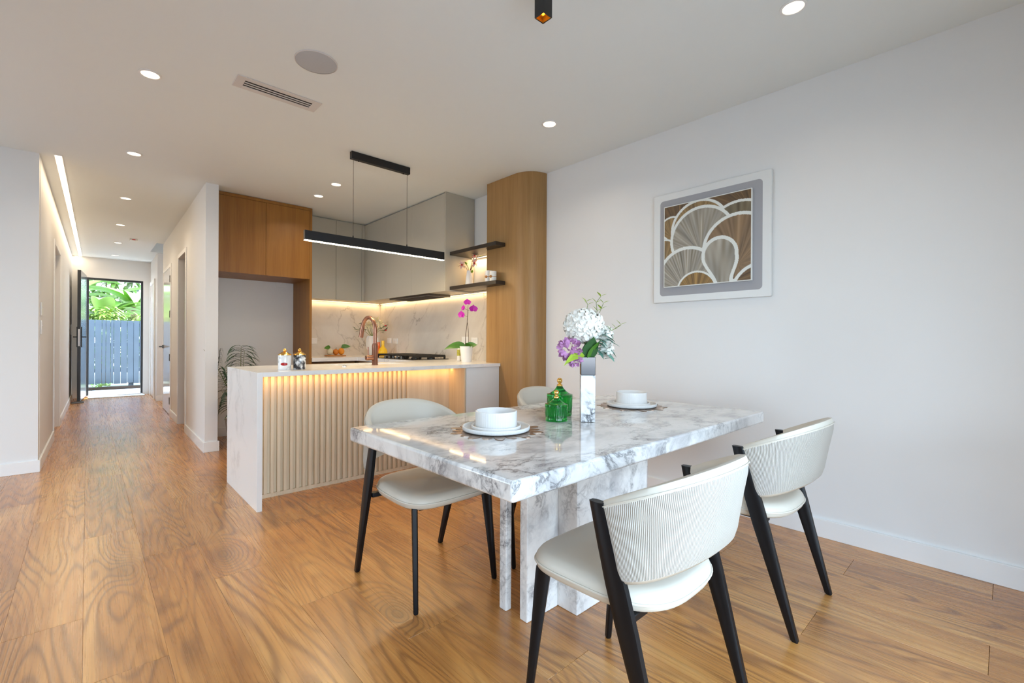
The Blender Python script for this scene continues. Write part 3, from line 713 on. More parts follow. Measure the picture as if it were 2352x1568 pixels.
# ------------------------------------------------------------------ pendant
t = thing('linear_pendant', 'long black bar pendant lamp hung over the island', 'pendant lamp', (1.88, 3.71, CZ))
obj('canopy', MB().box(1.603, 2.15, 3.69, 3.73, CZ - 0.062, CZ - 0.0005), 'black_metal', t, bev=0.002)
for xx in (1.67, 2.09): obj('grub_screw', MB().lathe([(0.005, -0.07), (0.005, -0.0615)], 10, (xx, 3.71, CZ)), 'black_metal', t)
for xx in (1.626, 2.130):
    c = obj('cable', MB().tube([(xx, 3.71, CZ - 0.06), (xx, 3.71, 1.99)], 0.0016, 6), 'dark_steel', t)
    obj('cable_gripper', MB().lathe([(0.006, 1.982), (0.005, 1.995), (0.002, 2.005)], 10, (xx, 3.71, 0)), 'black_metal', c)
obj('bar', MB().box(1.235, 2.53, 3.694, 3.726, 1.910, 1.984), 'black_metal', t, bev=0.001)
obj('diffuser', MB().box(1.237, 2.528, 3.693, 3.727, 1.905, 1.910), 'led_white', t)
area('bar_light', (1.88, 3.71, 1.895), 1.28, 0.010, 11, (1, 0.74, 0.40), parent=t)

# ------------------------------------------------------------------ wall art
t = thing('framed_art', 'square framed print of gold and grey fans on the right wall', 'picture', (XR - 0.015, 1.404, 1.42))
ax = XR
obj('frame', MB().box(ax - 0.028, ax - 0.0005, 1.0, 1.81, 1.42, 2.218), 'frame_white', t, bev=0.004)
rr = []
def rrect(y0, y1, z0, z1, r, k=6):
    out = []
    for (cy, cz, a0) in ((y1 - r, z1 - r, 0), (y0 + r, z1 - r, PI / 2), (y0 + r, z0 + r, PI), (y1 - r, z0 + r, 1.5 * PI)):
        for i in range(k + 1):
            a = a0 + (PI / 2) * i / k; out.append((cy + r * math.cos(a), cz + r * math.sin(a)))
    return out
rc = rrect(1.052, 1.757, 1.468, 2.168, 0.025)
obj('mount', MB().loft([[(ax - 0.0275, y, z) for y, z in rc], [(ax - 0.0285, y, z) for y, z in rc]]), 'art_mount', t)
obj('print_edge', MB().box(ax - 0.046, ax - 0.0285, 1.108, 1.718, 1.527, 2.118), 'frame_white', t, bev=0.001)
NA = 230
U, V = np.meshgrid((np.arange(NA + 1)) / NA, (np.arange(NA + 1)) / NA, indexing='ij')   # u left to right, v top to bottom
prng = np.random.RandomState(3)
def strokes(cu, cv, seed, squeeze=1.0):
    ang = np.arctan2(U - cu, -(V - cv) + 1e-6) * squeeze; rad = np.hypot(U - cu, V - cv)
    r = np.random.RandomState(seed); out = np.zeros_like(ang)
    for k in range(10):
        fr = r.uniform(14, 90); ph = r.uniform(0, 6.28); am = r.uniform(0.4, 1.0)
        out += am * np.sin(ang * fr + ph + 1.4 * np.sin(rad * r.uniform(3, 9) + ph))
    return out / 5.0
IMG = np.zeros((NA + 1, NA + 1, 3)); IMG[:] = (0.10, 0.06, 0.03)
TAN = ((0.30, 0.20, 0.09), (0.14, 0.085, 0.03)); GREY = ((0.40, 0.38, 0.34), (0.17, 0.15, 0.11)); BRN = ((0.27, 0.18, 0.11), (0.13, 0.08, 0.04))
DRK = ((0.17, 0.10, 0.045), (0.035, 0.02, 0.012)); OLV = ((0.20, 0.17, 0.11), (0.07, 0.055, 0.03)); GLD = ((0.34, 0.20, 0.06), (0.11, 0.06, 0.02))
def paint(mask, cols, cu, cv, seed, sq=1.0):
    s_ = np.clip(0.5 + 0.5 * strokes(cu, cv, seed, sq), 0, 1)[..., None]
    n2 = np.clip(0.5 + 0.5 * strokes(cu, cv, seed + 50, 0.3), 0, 1)[..., None]
    c = np.array(cols[1]) * (1 - s_) + np.array(cols[0]) * s_
    c = c * (0.8 + 0.4 * n2) + 0.05 * n2 * np.array((1.0, 0.55, 0.1))
    IMG[mask] = c[mask]
WH = (0.74, 0.76, 0.72)
def fan(cu, cv, r, cols, seed, wid=0.035, er=1.0):
    d = np.hypot((U - cu), (V - cv) / er)
    IMG[d < r + wid] = WH
    paint(d < r, cols, cu, cv + r * 0.55, seed)
paint(np.ones_like(U, bool), DRK, 1.0, 0.25, 1)
paint(U < 0.35, DRK, 0.2, 0.35, 2)
fan(0.10, 0.30, 0.15, TAN, 3, 0.022); fan(-0.08, 0.50, 0.14, TAN, 31, 0.022)
fan(0.43, 0.33, 0.31, TAN, 4, 0.030)
fan(0.88, 0.50, 0.375, OLV, 5, 0.03)
fan(0.00, 0.62, 0.20, TAN, 6, 0.022)
fan(0.46, 0.45, 0.345, GREY, 7, 0.034)
fan(0.86, 0.62, 0.355, BRN, 8, 0.036)
fan(0.29, 0.90, 0.335, GREY, 9, 0.038)
def teardrop(g):
    d = np.hypot(U - 0.665, (V - 0.675) / 1.05) < 0.165 + g
    tt = np.clip((V - 0.70) / 0.32, 0, 1); ee = 0.5 - 0.5 * np.cos(PI * tt); half = (0.166 + g) * (1 - ee) + (0.062 + g) * ee
    return d | ((V > 0.70) & (np.abs(U - (0.665 + 0.045 * tt)) < half))
IMG[teardrop(0.038)] = WH; paint(teardrop(0.0), GREY, 0.68, 1.5, 10)
fan(0.40, 1.07, 0.215, GLD, 11, 0.022)
dj = np.hypot(U - 1.12, V - 1.14); IMG[(dj < 0.34) & (U > 0.78)] = WH; paint((dj < 0.305) & (U > 0.80), DRK, 0.72, 1.02, 12)
bd = 0.008
IMG[(U < bd) | (U > 1 - bd) | (V < bd) | (V > 1 - bd)] = WH
m = MB().grid(lambda a, b: (ax - 0.0464, 1.716 - a * (1.716 - 1.110), 2.116 - b * (2.116 - 1.529)), NA, NA)
po_ = obj('print', m, 'art_print', t)
ca = po_.data.color_attributes.new('print', 'FLOAT_COLOR', 'POINT')
buf = np.ones(((NA + 1) ** 2, 4), dtype=np.float32); buf[:, :3] = IMG.reshape(-1, 3)
ca.data.foreach_set('color', buf.ravel())

# ------------------------------------------------------------------ dining table
TX0, TX1, TY0, TY1, TZ = 0.859, 2.780, 0.922, 1.986, 0.745
t = thing('dining_table', 'white and grey marble dining table with a slab pedestal', 'table', (1.82, 1.45, 0))
obj('tabletop', MB().box(TX0, TX1, TY0, TY1, TZ - 0.062, TZ), 'table_marble', t, bev=0.010, seg=3)
zb = TZ - 0.0625
obj('pedestal_block', MB().box(1.485, 2.024, 1.20, 1.347, 0, zb), 'table_marble', t, bev=0.004)
obj('pedestal_fin', MB().box(1.298, 1.485, 1.304, 1.347, 0, zb), 'table_marble', t, bev=0.004)
obj('pedestal_fin', MB().box(2.024, 2.205, 1.304, 1.347, 0, zb), 'table_marble', t, bev=0.004)
def rotslab(cx0, cy0, ang, L, th, z0, z1):
    c, s = math.cos(ang), math.sin(ang)
    return MB().prism([(cx0 + a * c - b * s, cy0 + a * s + b * c) for a, b in ((0, -th / 2), (L, -th / 2), (L, th / 2), (0, th / 2))], z0, z1)
obj('pedestal_fin', MB().box(1.290, 1.322, 1.421, 1.463, 0, zb), 'table_marble', t, bev=0.004)
obj('pedestal_fin', MB().box(1.90, 2.10, 1.347, 1.60, 0, zb), 'table_marble', t, bev=0.004)
ol = obj('support_leg', MB().tube([(1.545, 1.70, zb), (1.564, 1.666, 0.008), (1.564, 1.666, 0.0)], [0.019, 0.0115, 0.009], 12), 'chair_black', t, smooth=50)
ol['label'] = 'slim black tapered leg'

# ------------------------------------------------------------------ chairs
def rsec(c, ax_, hw, ht, z):
    ax_ = Vector((ax_[0], ax_[1], 0)).normalized(); bx_ = Vector((-ax_.y, ax_.x, 0)); out = []
    k = 0.6
    for (p, q) in ((1, -k), (1, k), (k, 1), (-k, 1), (-1, k), (-1, -k), (-k, -1), (k, -1)):
        kk = 0.35
        v_ = Vector((c[0], c[1], z)) + ax_ * (p * hw) + bx_ * (q * ht); out.append(tuple(v_))
    return out
def lerp(a, b, t_): return a + (b - a) * t_
def make_chair():
    t = thing('dining_chair', 'x', 'chair', (0, 0, 0), 0, 'cream chairs around the marble table')
    for s in (-1, 1):
        R = []
        for z, hd_, ht in ((0.0, 0.010, 0.009), (0.006, 0.0135, 0.012), (0.20, 0.021, 0.0125), (0.40, 0.030, 0.0135), (0.50, 0.031, 0.0135), (0.60, 0.027, 0.013), (0.708, 0.021, 0.012)):
            y = -0.25 + 0.205 * z / 0.705; x = s * (0.242 + 0.014 * z / 0.705)
            R.append(rsec((x, y), (0, 1), hd_, ht, z))
        obj('rear_leg', MB().loft(R), 'chair_black', t, world=False, smooth=35)
        R = []
        for z, hw, ht in ((0.0, 0.009, 0.008), (0.006, 0.0115, 0.0105), (0.20, 0.0165, 0.012), (0.40, 0.0235, 0.013), (0.425, 0.0235, 0.013)):
            q = z / 0.42
            R.append(rsec((s * lerp(0.214, 0.196, q), lerp(0.25, 0.205, q)), (s * 0.5, 0.87), hw, ht, z))
        obj('front_leg', MB().loft(R), 'chair_black', t, world=False, smooth=35)
    fr = MB()
    for s in (-1, 1):
        fr.box(s * 0.150 - 0.012, s * 0.150 + 0.012, -0.10, 0.19, 0.396, 0.414)
        fr.box(min(s * 0.14, s * 0.238), max(s * 0.14, s * 0.238), -0.128, -0.096, 0.398, 0.418)
    fr.box(-0.15, 0.15, 0.15, 0.174, 0.396, 0.414).box(-0.15, 0.15, -0.10, -0.076, 0.396, 0.414)
    obj('seat_frame', fr, 'chair_black', t, world=False, bev=0.002, seg=1)
    # seat cushion
    def outline(sc, z, k=56):
        out = []
        for i in range(k):
            a = 2 * PI * i / k; c, s_ = math.cos(a), math.sin(a)
            nn = 4.2 if s_ > 0 else 2.9
            px = math.copysign(abs(c) ** (2 / nn), c); py = math.copysign(abs(s_) ** (2 / nn), s_)
            y = 0.035 + 0.232 * py * sc
            hw = lerp(0.228, 0.243, (py + 1) / 2)
            out.append((hw * px * sc, y, z + 0.010 * (abs(px) ** 3) * (1 if z > 0.43 else 0.4) * 0.6))
        return out
    prof = [(0.80, 0.413), (0.93, 0.415), (0.985, 0.424), (1.0, 0.438), (1.0, 0.443), (0.99, 0.456), (0.955, 0.468), (0.88, 0.474), (0.70, 0.474), (0.40, 0.471), (0.02, 0.470)]
    st_ = obj('seat', MB().loft([outline(a, b) for a, b in prof]), 'leather_cream', t, world=False, smooth=50)
    pp = outline(1.004, 0.4405); pp.append(pp[0])
    obj('piping', MB().tube(pp, 0.0042, 6, cap=False), 'leather_cream', st_, world=False, smooth=60)
    # curved backrest
    NT = 36
    def outer(tt, h, off=0.0):
        a = PI * tt
        s_ = max(0.0, math.sin(a)); c = math.cos(a)
        zt_ = 0.708 + 0.108 * s_ ** 0.85; zb_ = 0.520 + 0.045 * s_ ** 1.2
        z = lerp(zb_, zt_, h)
        y0 = -0.25 + 0.205 * min(z, 0.708) / 0.705 - 0.018
        rear = lerp(-0.262, -0.312, h)
        nn = 2.25
        Wd = 0.262 + 0.006 * s_
        ex = math.copysign(abs(c) ** (2 / nn), c); ey = s_ ** (2 / nn)
        x = Wd * ex; y = y0 + (rear - y0) * ey
        nrm = Vector((c / 0.262, -s_ / 0.27, 0)).normalized()
        return Vector((x, y, z)) + nrm * off
    th = 0.034
    rings = []
    for i in range(NT + 1):
        tt = i / NT
        sec = []
        e_ = 0.5 if 0 < i < NT else 0.5
        for (h, o_) in ((0.0, -0.010), (0.0, -0.024), (0.06, -th), (0.5, -th), (0.94, -th), (1.0, -0.024), (1.0, -0.010), (0.94, 0.0), (0.72, -0.001), (0.5, -0.001), (0.28, -0.001), (0.06, 0.0)):
            p = outer(tt, h, o_)
            if h in (0.0,): p.z -= 0.004
            if h == 1.0: p.z += 0.005
            sec.append(tuple(p))
        rings.append(sec)
    br = obj('backrest', MB().loft(rings), 'leather_cream', t, world=False, smooth=60)
    m = MB(); NH = 8; at_ = []
    L = [0.0]
    for i in range(1, 2 * NT + 1):
        L.append(L[-1] + (outer(i / (2 * NT), 0.5) - outer((i - 1) / (2 * NT), 0.5)).length)
    def fn(a, b):
        at_.append(L[int(round(a * 2 * NT))])
        h = lerp(0.03, 0.945, b); ed = 0.0032 if 0.001 < b < 0.999 and 0.001 < a < 0.999 else -0.001
        return tuple(outer(a, h, ed))
    m.grid(fn, 2 * NT, NH)
    o_ = obj('ribbed_back_panel', m, 'ribbed_cream', t, world=False, smooth=60, attr=('rib', at_)); o_['label'] = 'ribbed cream fabric on the outside of the back'
    sp_ = [tuple(outer(i / 40, 0.950, 0.001)) for i in range(41)]
    obj('stitched_seam', MB().tube(sp_, 0.0016, 5), 'leather_cream', o_, world=False, smooth=60)
    return t
ch = make_chair()
ch.location = (1.2555, 0.785, 0); ch['label'] = 'cream dining chair nearest the viewer, ribbed back turned to us'
dup(ch, (2.212, 0.791, 0), 0, 'cream dining chair at the table end by the right wall, ribbed back outward')
dup(ch, (1.218, 1.910, 0), PI, 'cream dining chair between the table and the slatted island')
dup(ch, (2.245, 1.912, 0), PI, 'cream dining chair behind the table in front of the oak column, mostly hidden')

# ------------------------------------------------------------------ tableware
def placemat(x, y, label):
    t = thing('placemat', label, 'placemat', (x, y, TZ))
    m = MB()
    def petal(a, r0, r1, w_, z):
        k = 12; ring = []
        for i in range(k):
            u_ = 2 * PI * i / k
            rr_ = (r0 + r1) / 2 + (r1 - r0) / 2 * math.cos(u_); ww = w_ * math.sin(u_)
            ring.append((rr_ * math.cos(a) - ww * math.sin(a), rr_ * math.sin(a) + ww * math.cos(a)))
        m.prism(ring, 0.0004, 0.0022 + z)
    for k in range(20):
        petal(2 * PI * k / 20, 0.09, 0.190 + 0.016 * (k % 2), 0.022, 0.0003 * (k % 2))
    obj('petal_ring', m, 'bronze_mat', t, world=False)
placemat(1.30, 1.50, 'bronze petal placemat under the plates nearest the viewer')
placemat(2.39, 1.525, 'bronze petal placemat under the plates at the far end')
def plateset(x, y, who):
    z = TZ + 0.0028
    g = 'ribbed white tableware on the table'
    def dish(name, label, r, h, z0, rib, k, foot=0.9):
        t = thing(name, label, name.split('_')[-1], (x, y, z0), 0, g)
        pr = [(r * foot * 0.5, 0.0006), (r * foot, 0.0), (r * 0.985, 0.004, rib, k), (r, 0.008, rib, k), (r, h - 0.004, rib, k), (r * 0.998, h - 0.001), (r - 0.003, h), (r - 0.006, h - 0.003), (r - 0.007, 0.010), (r - 0.014, 0.006), (r * 0.5, 0.005), (0.0005, 0.005)]
        obj('body', MB().lathe(pr, k * 3), 'ceramic', t, world=False, smooth=45)
        return t
    dish('dinner_plate', 'large ribbed white plate ' + who, 0.145, 0.021, z, 0.005, 76)
    dish('side_plate', 'smaller ribbed white plate between bowl and large plate ' + who, 0.107, 0.019, z + 0.0055, 0.006, 64)
    dish('soup_bowl', 'deep ribbed white bowl on top of two plates ' + who, 0.089, 0.074, z + 0.011, 0.009, 52)
plateset(1.30, 1.50, 'in the setting nearest the viewer')
plateset(2.39, 1.525, 'in the setting near the right wall')
def glassjar(x, y, r, h, lid, label):
    t = thing('lidded_jar', label, 'jar', (x, y, TZ + 0.0005), 0, 'green glass jars with gold knobs')
    k = 36
    b = obj('bowl', MB().lathe([(r * 0.55, 0.001), (r * 0.93, 0.0), (r * 0.97, 0.006), (r * 0.93, 0.012, 0.015, k), (r * 0.97, h * 0.5, 0.018, k), (r * 0.98, h - 0.012, 0.015, k), (r * 1.0, h - 0.008), (r * 1.0, h), (r * 0.88, h), (r * 0.86, h - 0.01), (r * 0.84, 0.016), (0.001, 0.010)], k * 3), 'green_glass', t, world=False, smooth=40)
    pr = [(r * 1.0, h + 0.001), (r * 1.0, h + 0.009)]
    for i in range(1, 9):
        q = i / 8; pr.append((r * lerp(0.96, 0.20, 1 - (1 - q) ** 1.25) if q < 1 else r * 0.19, h + 0.009 + lid * (q ** 1.45), 0.012, k))
    pr += [(0.001, h + 0.010 + lid)]
    l = obj('lid', MB().lathe(pr, k * 3), 'green_glass', t, world=False, smooth=40)
    z0 = h + 0.009 + lid; s = r / 0.055
    obj('knob', MB().lathe([(0.012 * s, z0 - 0.003), (0.0125 * s, z0 + 0.004), (0.007 * s, z0 + 0.008), (0.006 * s, z0 + 0.012), (0.0105 * s, z0 + 0.017 * 1), (0.0120 * s, z0 + 0.012 + 0.011 * s), (0.0105 * s, z0 + 0.012 + 0.018 * s), (0.006 * s, z0 + 0.012 + 0.022 * s), (0.0005, z0 + 0.012 + 0.0235 * s)], 20), 'gold', l, world=False, smooth=60)
glassjar(1.682, 1.493, 0.056, 0.072, 0.032, 'smaller emerald glass jar with gold knob, in front')
glassjar(1.825, 1.598, 0.067, 0.100, 0.045, 'larger emerald glass jar with gold ball knob, behind')

# ------------------------------------------------------------------ leaves and flowers helpers
def leaf(m, base, d, L, w_, droop=0.3, fold=0.25, n_=7, up=(0, 0, 1), tip=0.75):
    d = Vector(d).normalized(); up = Vector(up)
    sd = d.cross(up)
    if sd.length < 1e-3: sd = d.cross(Vector((1, 0, 0)))
    sd.normalize(); nr = sd.cross(d).normalized()
    vs = []; p = Vector(base); dr = d.copy(); fs = []
    for i in range(n_ + 1):
        s_ = i / n_
        ww = w_ * max(0.02, math.sin(PI * min(1, s_ ** tip * 0.97 + 0.03)))
        nn = sd.cross(dr).normalized()
        vs += [tuple(p - sd * ww + nn * ww * fold), tuple(p), tuple(p + sd * ww + nn * ww * fold)]
        dr = (dr - Vector((0, 0, 1)) * droop / n_).normalized(); p = p + dr * (L / n_)
    for i in range(n_):
        for j in (0, 1): fs.append((i * 3 + j, (i + 1) * 3 + j, (i + 1) * 3 + j + 1, i * 3 + j + 1))
    return m.add(vs, fs)
def floret(m, c, nrm, r, k=4, cup=0.25):
    nrm = Vector(nrm).normalized(); a = nrm.cross(Vector((0.3, 0.5, 0.8))).normalized(); b = nrm.cross(a)
    ph = rnd.uniform(0, 6)
    for i in range(k):
        t_ = ph + 2 * PI * i / k; d = a * math.cos(t_) + b * math.sin(t_); e_ = nrm.cross(d)
        C = Vector(c); q = []
        for (u_, w_, h) in ((0.0, 0.06, 0), (0.5, 0.42, cup * 0.4), (0.9, 0.36, cup), (1.0, 0.0, cup * 1.1), (0.9, -0.36, cup), (0.5, -0.42, cup * 0.4), (0.0, -0.06, 0)):
            q.append(tuple(C + d * r * u_ + e_ * r * w_ + nrm * r * h))
        o = len(m.v); m.v += q; m.f.append(tuple(range(o, o + 7)))

# square vase with bouquet (local frame faces the camera)
vx, vy = 1.785, 1.385
va = math.atan2(-vy, -vx) + PI / 2 + 0.10
t = thing('square_vase', 'tall square vase, black and white crackle with chrome neck', 'vase', (vx, vy, TZ + 0.0005), va)
q = 0.0345
def vring(q_, z): return [(-q_, -q_, z), (q_, -q_, z), (q_, q_, z), (-q_, q_, z)]
obj('body', MB().loft([vring(q, 0), vring(q, 0.224)]), 'vase_marble', t, world=False, bev=0.003)
obj('neck', MB().loft([vring(q, 0.2245), vring(q, 0.312), vring(q - 0.004, 0.312), vring(q - 0.004, 0.235)]), 'smoked_chrome', t, world=False, bev=0.002)
VB = Matrix.Translation((vx, vy, TZ)) @ Matrix.Rotation(va, 4, 'Z')
bq = thing('bouquet', 'bunch of white hydrangea, mauve peony and green leaves in the vase', 'flowers', (vx, vy, TZ + 0.31), va)
def B(name, m, mat, lab=None, parent=bq, smooth=None):
    m.map(lambda p: p - Vector((0, 0, 0.31))); o = obj(name, m, mat, parent, world=False, smooth=smooth)
    if lab: o['label'] = lab
    return o
m = MB()
HC = Vector((-0.020, -0.01, 0.462)); HR = 0.082
for i in range(95):
    zz = 1 - 2 * (i + 0.5) / 95; th_ = i * 2.39996
    r_ = math.sqrt(1 - zz * zz); d = Vector((r_ * math.cos(th_), r_ * math.sin(th_), zz))
    floret(m, HC + Vector((d.x * HR * 1.08, d.y * HR, d.z * HR * 0.90)), d + Vector((rnd.uniform(-.2, .2), rnd.uniform(-.2, .2), rnd.uniform(-.2, .2))), 0.027)
B('hydrangea_head', m, 'petal_white', 'white hydrangea head')
B('hydrangea_core', MB().sphere(HC, HR * 0.88, 16, 10, (1, 1, 0.85)), 'petal_white', smooth=60)
m = MB()
for (hc, hr, k) in ((Vector((0.085, 0.02, 0.425)), 0.032, 20), (Vector((0.090, 0.0, 0.350)), 0.028, 16)):
    for i in range(k):
        zz = 1 - 2 * (i + 0.5) / k; th_ = i * 2.39996; r_ = math.sqrt(1 - zz * zz); d = Vector((r_ * math.cos(th_), r_ * math.sin(th_), zz))
        floret(m, hc + d * hr, d, 0.022)
B('small_white_blossom', m, 'petal_white')
def peony(c, r, nm):
    m = MB(); c = Vector(c)
    for i in range(64):
        zz = 1 - 2 * (i + 0.5) / 64; th_ = i * 2.39996; r_ = math.sqrt(1 - zz * zz); d = Vector((r_ * math.cos(th_), r_ * math.sin(th_), zz))
        tg = d.cross(Vector((rnd.uniform(-1, 1), rnd.uniform(-1, 1), rnd.uniform(-1, 1)))).normalized()
        leaf(m, c + d * r * 0.62, tg * 0.55 + d * 0.85, r * 0.62, r * 0.24, 0.0, -0.35, 4, up=tuple(d), tip=1.2)
    o = B(nm, m, 'petal_mauve', 'mauve peony bloom')
    return o
peony((-0.088, -0.030, 0.350), 0.056, 'peony_bloom'); peony((-0.066, -0.045, 0.305), 0.038, 'peony_bloom')
B('hydrangea_stem', MB().tube([(0.0, -0.012, 0.28), (-0.008, -0.03, 0.35), (-0.018, -0.02, 0.40)], 0.005, 8), 'stem_green', smooth=60)
for (d, L, w_, dr, mt) in (((0.12, -0.45, 1.0), 0.130, 0.040, 0.25, 'leaf_deep'), ((-0.16, -0.4, 1.0), 0.10, 0.034, 0.1, 'leaf_deep'), ((0.42, -0.35, 1.0), 0.12, 0.032, 0.3, 'leaf_green')):
    B('broad_leaf', leaf(MB(), (0.005, -0.02, 0.295), d, L, w_, dr, 0.2, 8), mt, 'dark green broad leaf')
B('lime_ribbon_leaf', leaf(MB(), (-0.018, -0.036, 0.318), (-1.0, -0.85, 0.45), 0.150, 0.022, 1.25, 0.15, 10, up=(0.2, -0.8, 0.6)), 'leaf_lime', 'lime green strap leaf')
for k in range(26):
    a = rnd.uniform(-0.5, 0.9); z_ = rnd.uniform(0.32, 0.45)
    B('grey_green_leaf', leaf(MB(), (rnd.uniform(0.030, 0.105), rnd.uniform(-0.07, 0.02), z_ - 0.02), (math.cos(a), rnd.uniform(-0.7, 0.2), rnd.uniform(-0.7, 0.7)), rnd.uniform(0.042, 0.062), 0.016, 0.5, 0.2, 5), 'leaf_blue')
for pts in ([(0.02, 0.0, 0.45), (0.045, 0.0, 0.535), (0.040, 0.0, 0.575), (0.062, 0.0, 0.605)], [(0.045, 0.0, 0.50), (0.064, 0.0, 0.545), (0.075, 0.0, 0.572)], [(0.07, 0.0, 0.40), (0.115, 0.0, 0.44), (0.135, 0.0, 0.452), (0.158, 0.0, 0.468)], [(-0.01, 0, 0.52), (0.0, 0, 0.565), (-0.008, 0, 0.58)]):
    sp_ = B('twig', MB().tube([p for p in pts], 0.0014, 5), 'stem_green')
    for p in pts[1:]:
        for sg in (-1, 1):
            lf = MB(); leaf(lf, p, (sg * 0.8 + 0.3, rnd.uniform(-0.3, 0.3), 0.7), 0.032, 0.009, 0.3, 0.2, 4)
            lf.map(lambda p_: p_ - Vector((0, 0, 0.31))); obj('twig_leaf', lf, 'leaf_lime', sp_, world=False)

# ------------------------------------------------------------------ things on the island and counters
ZC = zt1 + 0.0005
def candle_jar(x, y, mat, label, rz):
    t = thing('candle_jar', label, 'jar', (x, y, ZC), rz, 'lidded ceramic jars on the island')
    r = 0.0435
    obj('body', MB().lathe([(r * 0.7, 0.001), (r * 0.97, 0.0), (r, 0.003), (r, 0.103), (r * 0.98, 0.105), (0.001, 0.105)], 40), mat, t, world=False, smooth=40)
    l = obj('lid', MB().lathe([(r * 1.02, 0.1055), (r * 1.02, 0.110), (r * 0.9, 0.114), (r * 0.45, 0.126), (r * 0.2, 0.131), (0.001, 0.131)], 40), 'gold', t, world=False, smooth=30)
    obj('knob', MB().lathe([(0.007, 0.129), (0.006, 0.133), (0.0125, 0.138), (0.0125, 0.144), (0.008, 0.149), (0.004, 0.152), (0.0005, 0.154)], 20), 'gold', l, world=False, smooth=50)
candle_jar(1.050, 3.548, 'jar_print_red', 'white ceramic jar with a red print and gold lid', math.radians(-10))
candle_jar(1.150, 3.540, 'jar_print_black', 'black and white printed ceramic jar with gold lid', math.radians(40))

# orchid
ox, oy = 2.82, 3.72
t = thing('potted_orchid', 'purple orchid in a white pot on the island worktop', 'potted plant', (ox, oy, ZC))
obj('pot', MB().lathe([(0.035, 0.001), (0.050, 0.0), (0.052, 0.018), (0.053, 0.020), (0.0695, 0.155), (0.070, 0.160), (0.066, 0.160), (0.063, 0.142), (0.001, 0.140)], 40), 'porcelain', t, world=False, smooth=40)
obj('soil', MB().lathe([(0.063, 0.141), (0.0005, 0.147)], 24, cap=True), 'soil', t, world=False)
cdir = Vector((-0.735, 0.68, 0)) * -1     # image-right direction in plan
rgt = Vector((0.733, -0.68, 0)); bck = Vector((0.68, 0.733, 0))
def O(r_, b_, z_): return rgt * r_ + bck * b_ + Vector((0, 0, z_))
for (d, L, w_, dr) in ((O(-1, -0.2, 0.55), 0.24, 0.042, 1.15), (O(-0.8, 0.3, 0.15), 0.16, 0.032, -0.2), (O(0.9, -0.3, 0.75), 0.125, 0.036, 0.9), (O(0.4, -0.6, 0.6), 0.10, 0.034, 1.0)):
    obj('leaf', leaf(MB(), O(0, 0, 0.15), d, L, w_, dr, 0.2, 10, up=tuple(O(0, -0.95, 0.45)), tip=0.9), 'leaf_green', t, world=False, smooth=60)
pa = [O(-0.012, 0, 0.15), O(-0.008, 0, 0.28), O(0.006, 0, 0.40), O(0.012, 0, 0.50), O(0.014, 0, 0.575)]
pb = [O(0.022, 0, 0.15), O(0.020, 0, 0.30), O(0.008, 0, 0.40)]
s1 = obj('flower_stem', MB().tube(pa, [0.0035, 0.0032, 0.003, 0.0028, 0.002], 8), 'stem_brown', t, world=False, smooth=60)
obj('support_stake', MB().tube(pb, 0.0025, 8), 'stem_brown', t, world=False, smooth=60)
for (c, r, face) in ((O(0.010, -0.01, 0.605), 0.040, O(-0.2, -1, -0.25)), (O(-0.030, -0.01, 0.545), 0.036, O(-0.8, -0.6, 0.1)), (O(0.068, -0.01, 0.538), 0.046, O(0.35, -0.9, 0.05)), (O(-0.048, -0.01, 0.478), 0.046, O(-0.55, -0.8, -0.1))):
    m = MB(); f_ = face.normalized(); a = f_.cross(Vector((0, 0, 1))).normalized(); b = a.cross(f_).normalized()
    for (ang, L, w_) in ((90, 0.95, 0.40), (215, 0.9, 0.36), (325, 0.9, 0.36), (10, 1.05, 0.62), (170, 1.05, 0.62)):
        g = math.radians(ang); leaf(m, c, a * math.cos(g) + b * math.sin(g) + f_ * 0.15, r * L, r * w_, 0.15, 0.15, 6, up=tuple(f_), tip=0.85)
    fo = obj('orchid_flower', m, 'petal_magenta', t, world=False)
    lip = MB(); leaf(lip, c, f_ * 0.7 - b, r * 0.55, r * 0.25, 0.1, 0.5, 4, up=tuple(f_)); obj('flower_lip', lip, 'petal_magenta', fo, world=False)
    obj('flower_stalk', MB().tube([c, O(0.012, 0, c.z - 0.02)], 0.0016, 6), 'stem_green', s1, world=False)
t = thing('oil_bottle', 'small bottle with yellow green label behind the orchid pot', 'bottle', (2.925, 3.985, ZC))
obj('glass', MB().lathe([(0.020, 0.0), (0.024, 0.003), (0.024, 0.115), (0.014, 0.135), (0.010, 0.142), (0.010, 0.165), (0.001, 0.165)], 24), 'ceramic', t, world=False, smooth=40)
obj('label_band', MB().lathe([(0.0245, 0.055), (0.0248, 0.057), (0.0248, 0.118), (0.0245, 0.12)], 24, cap=False), 'bottle_label', t, world=False, smooth=40)
obj('cap', MB().lathe([(0.012, 0.150), (0.012, 0.172), (0.001, 0.173)], 16), 'gold', t, world=False, smooth=40)

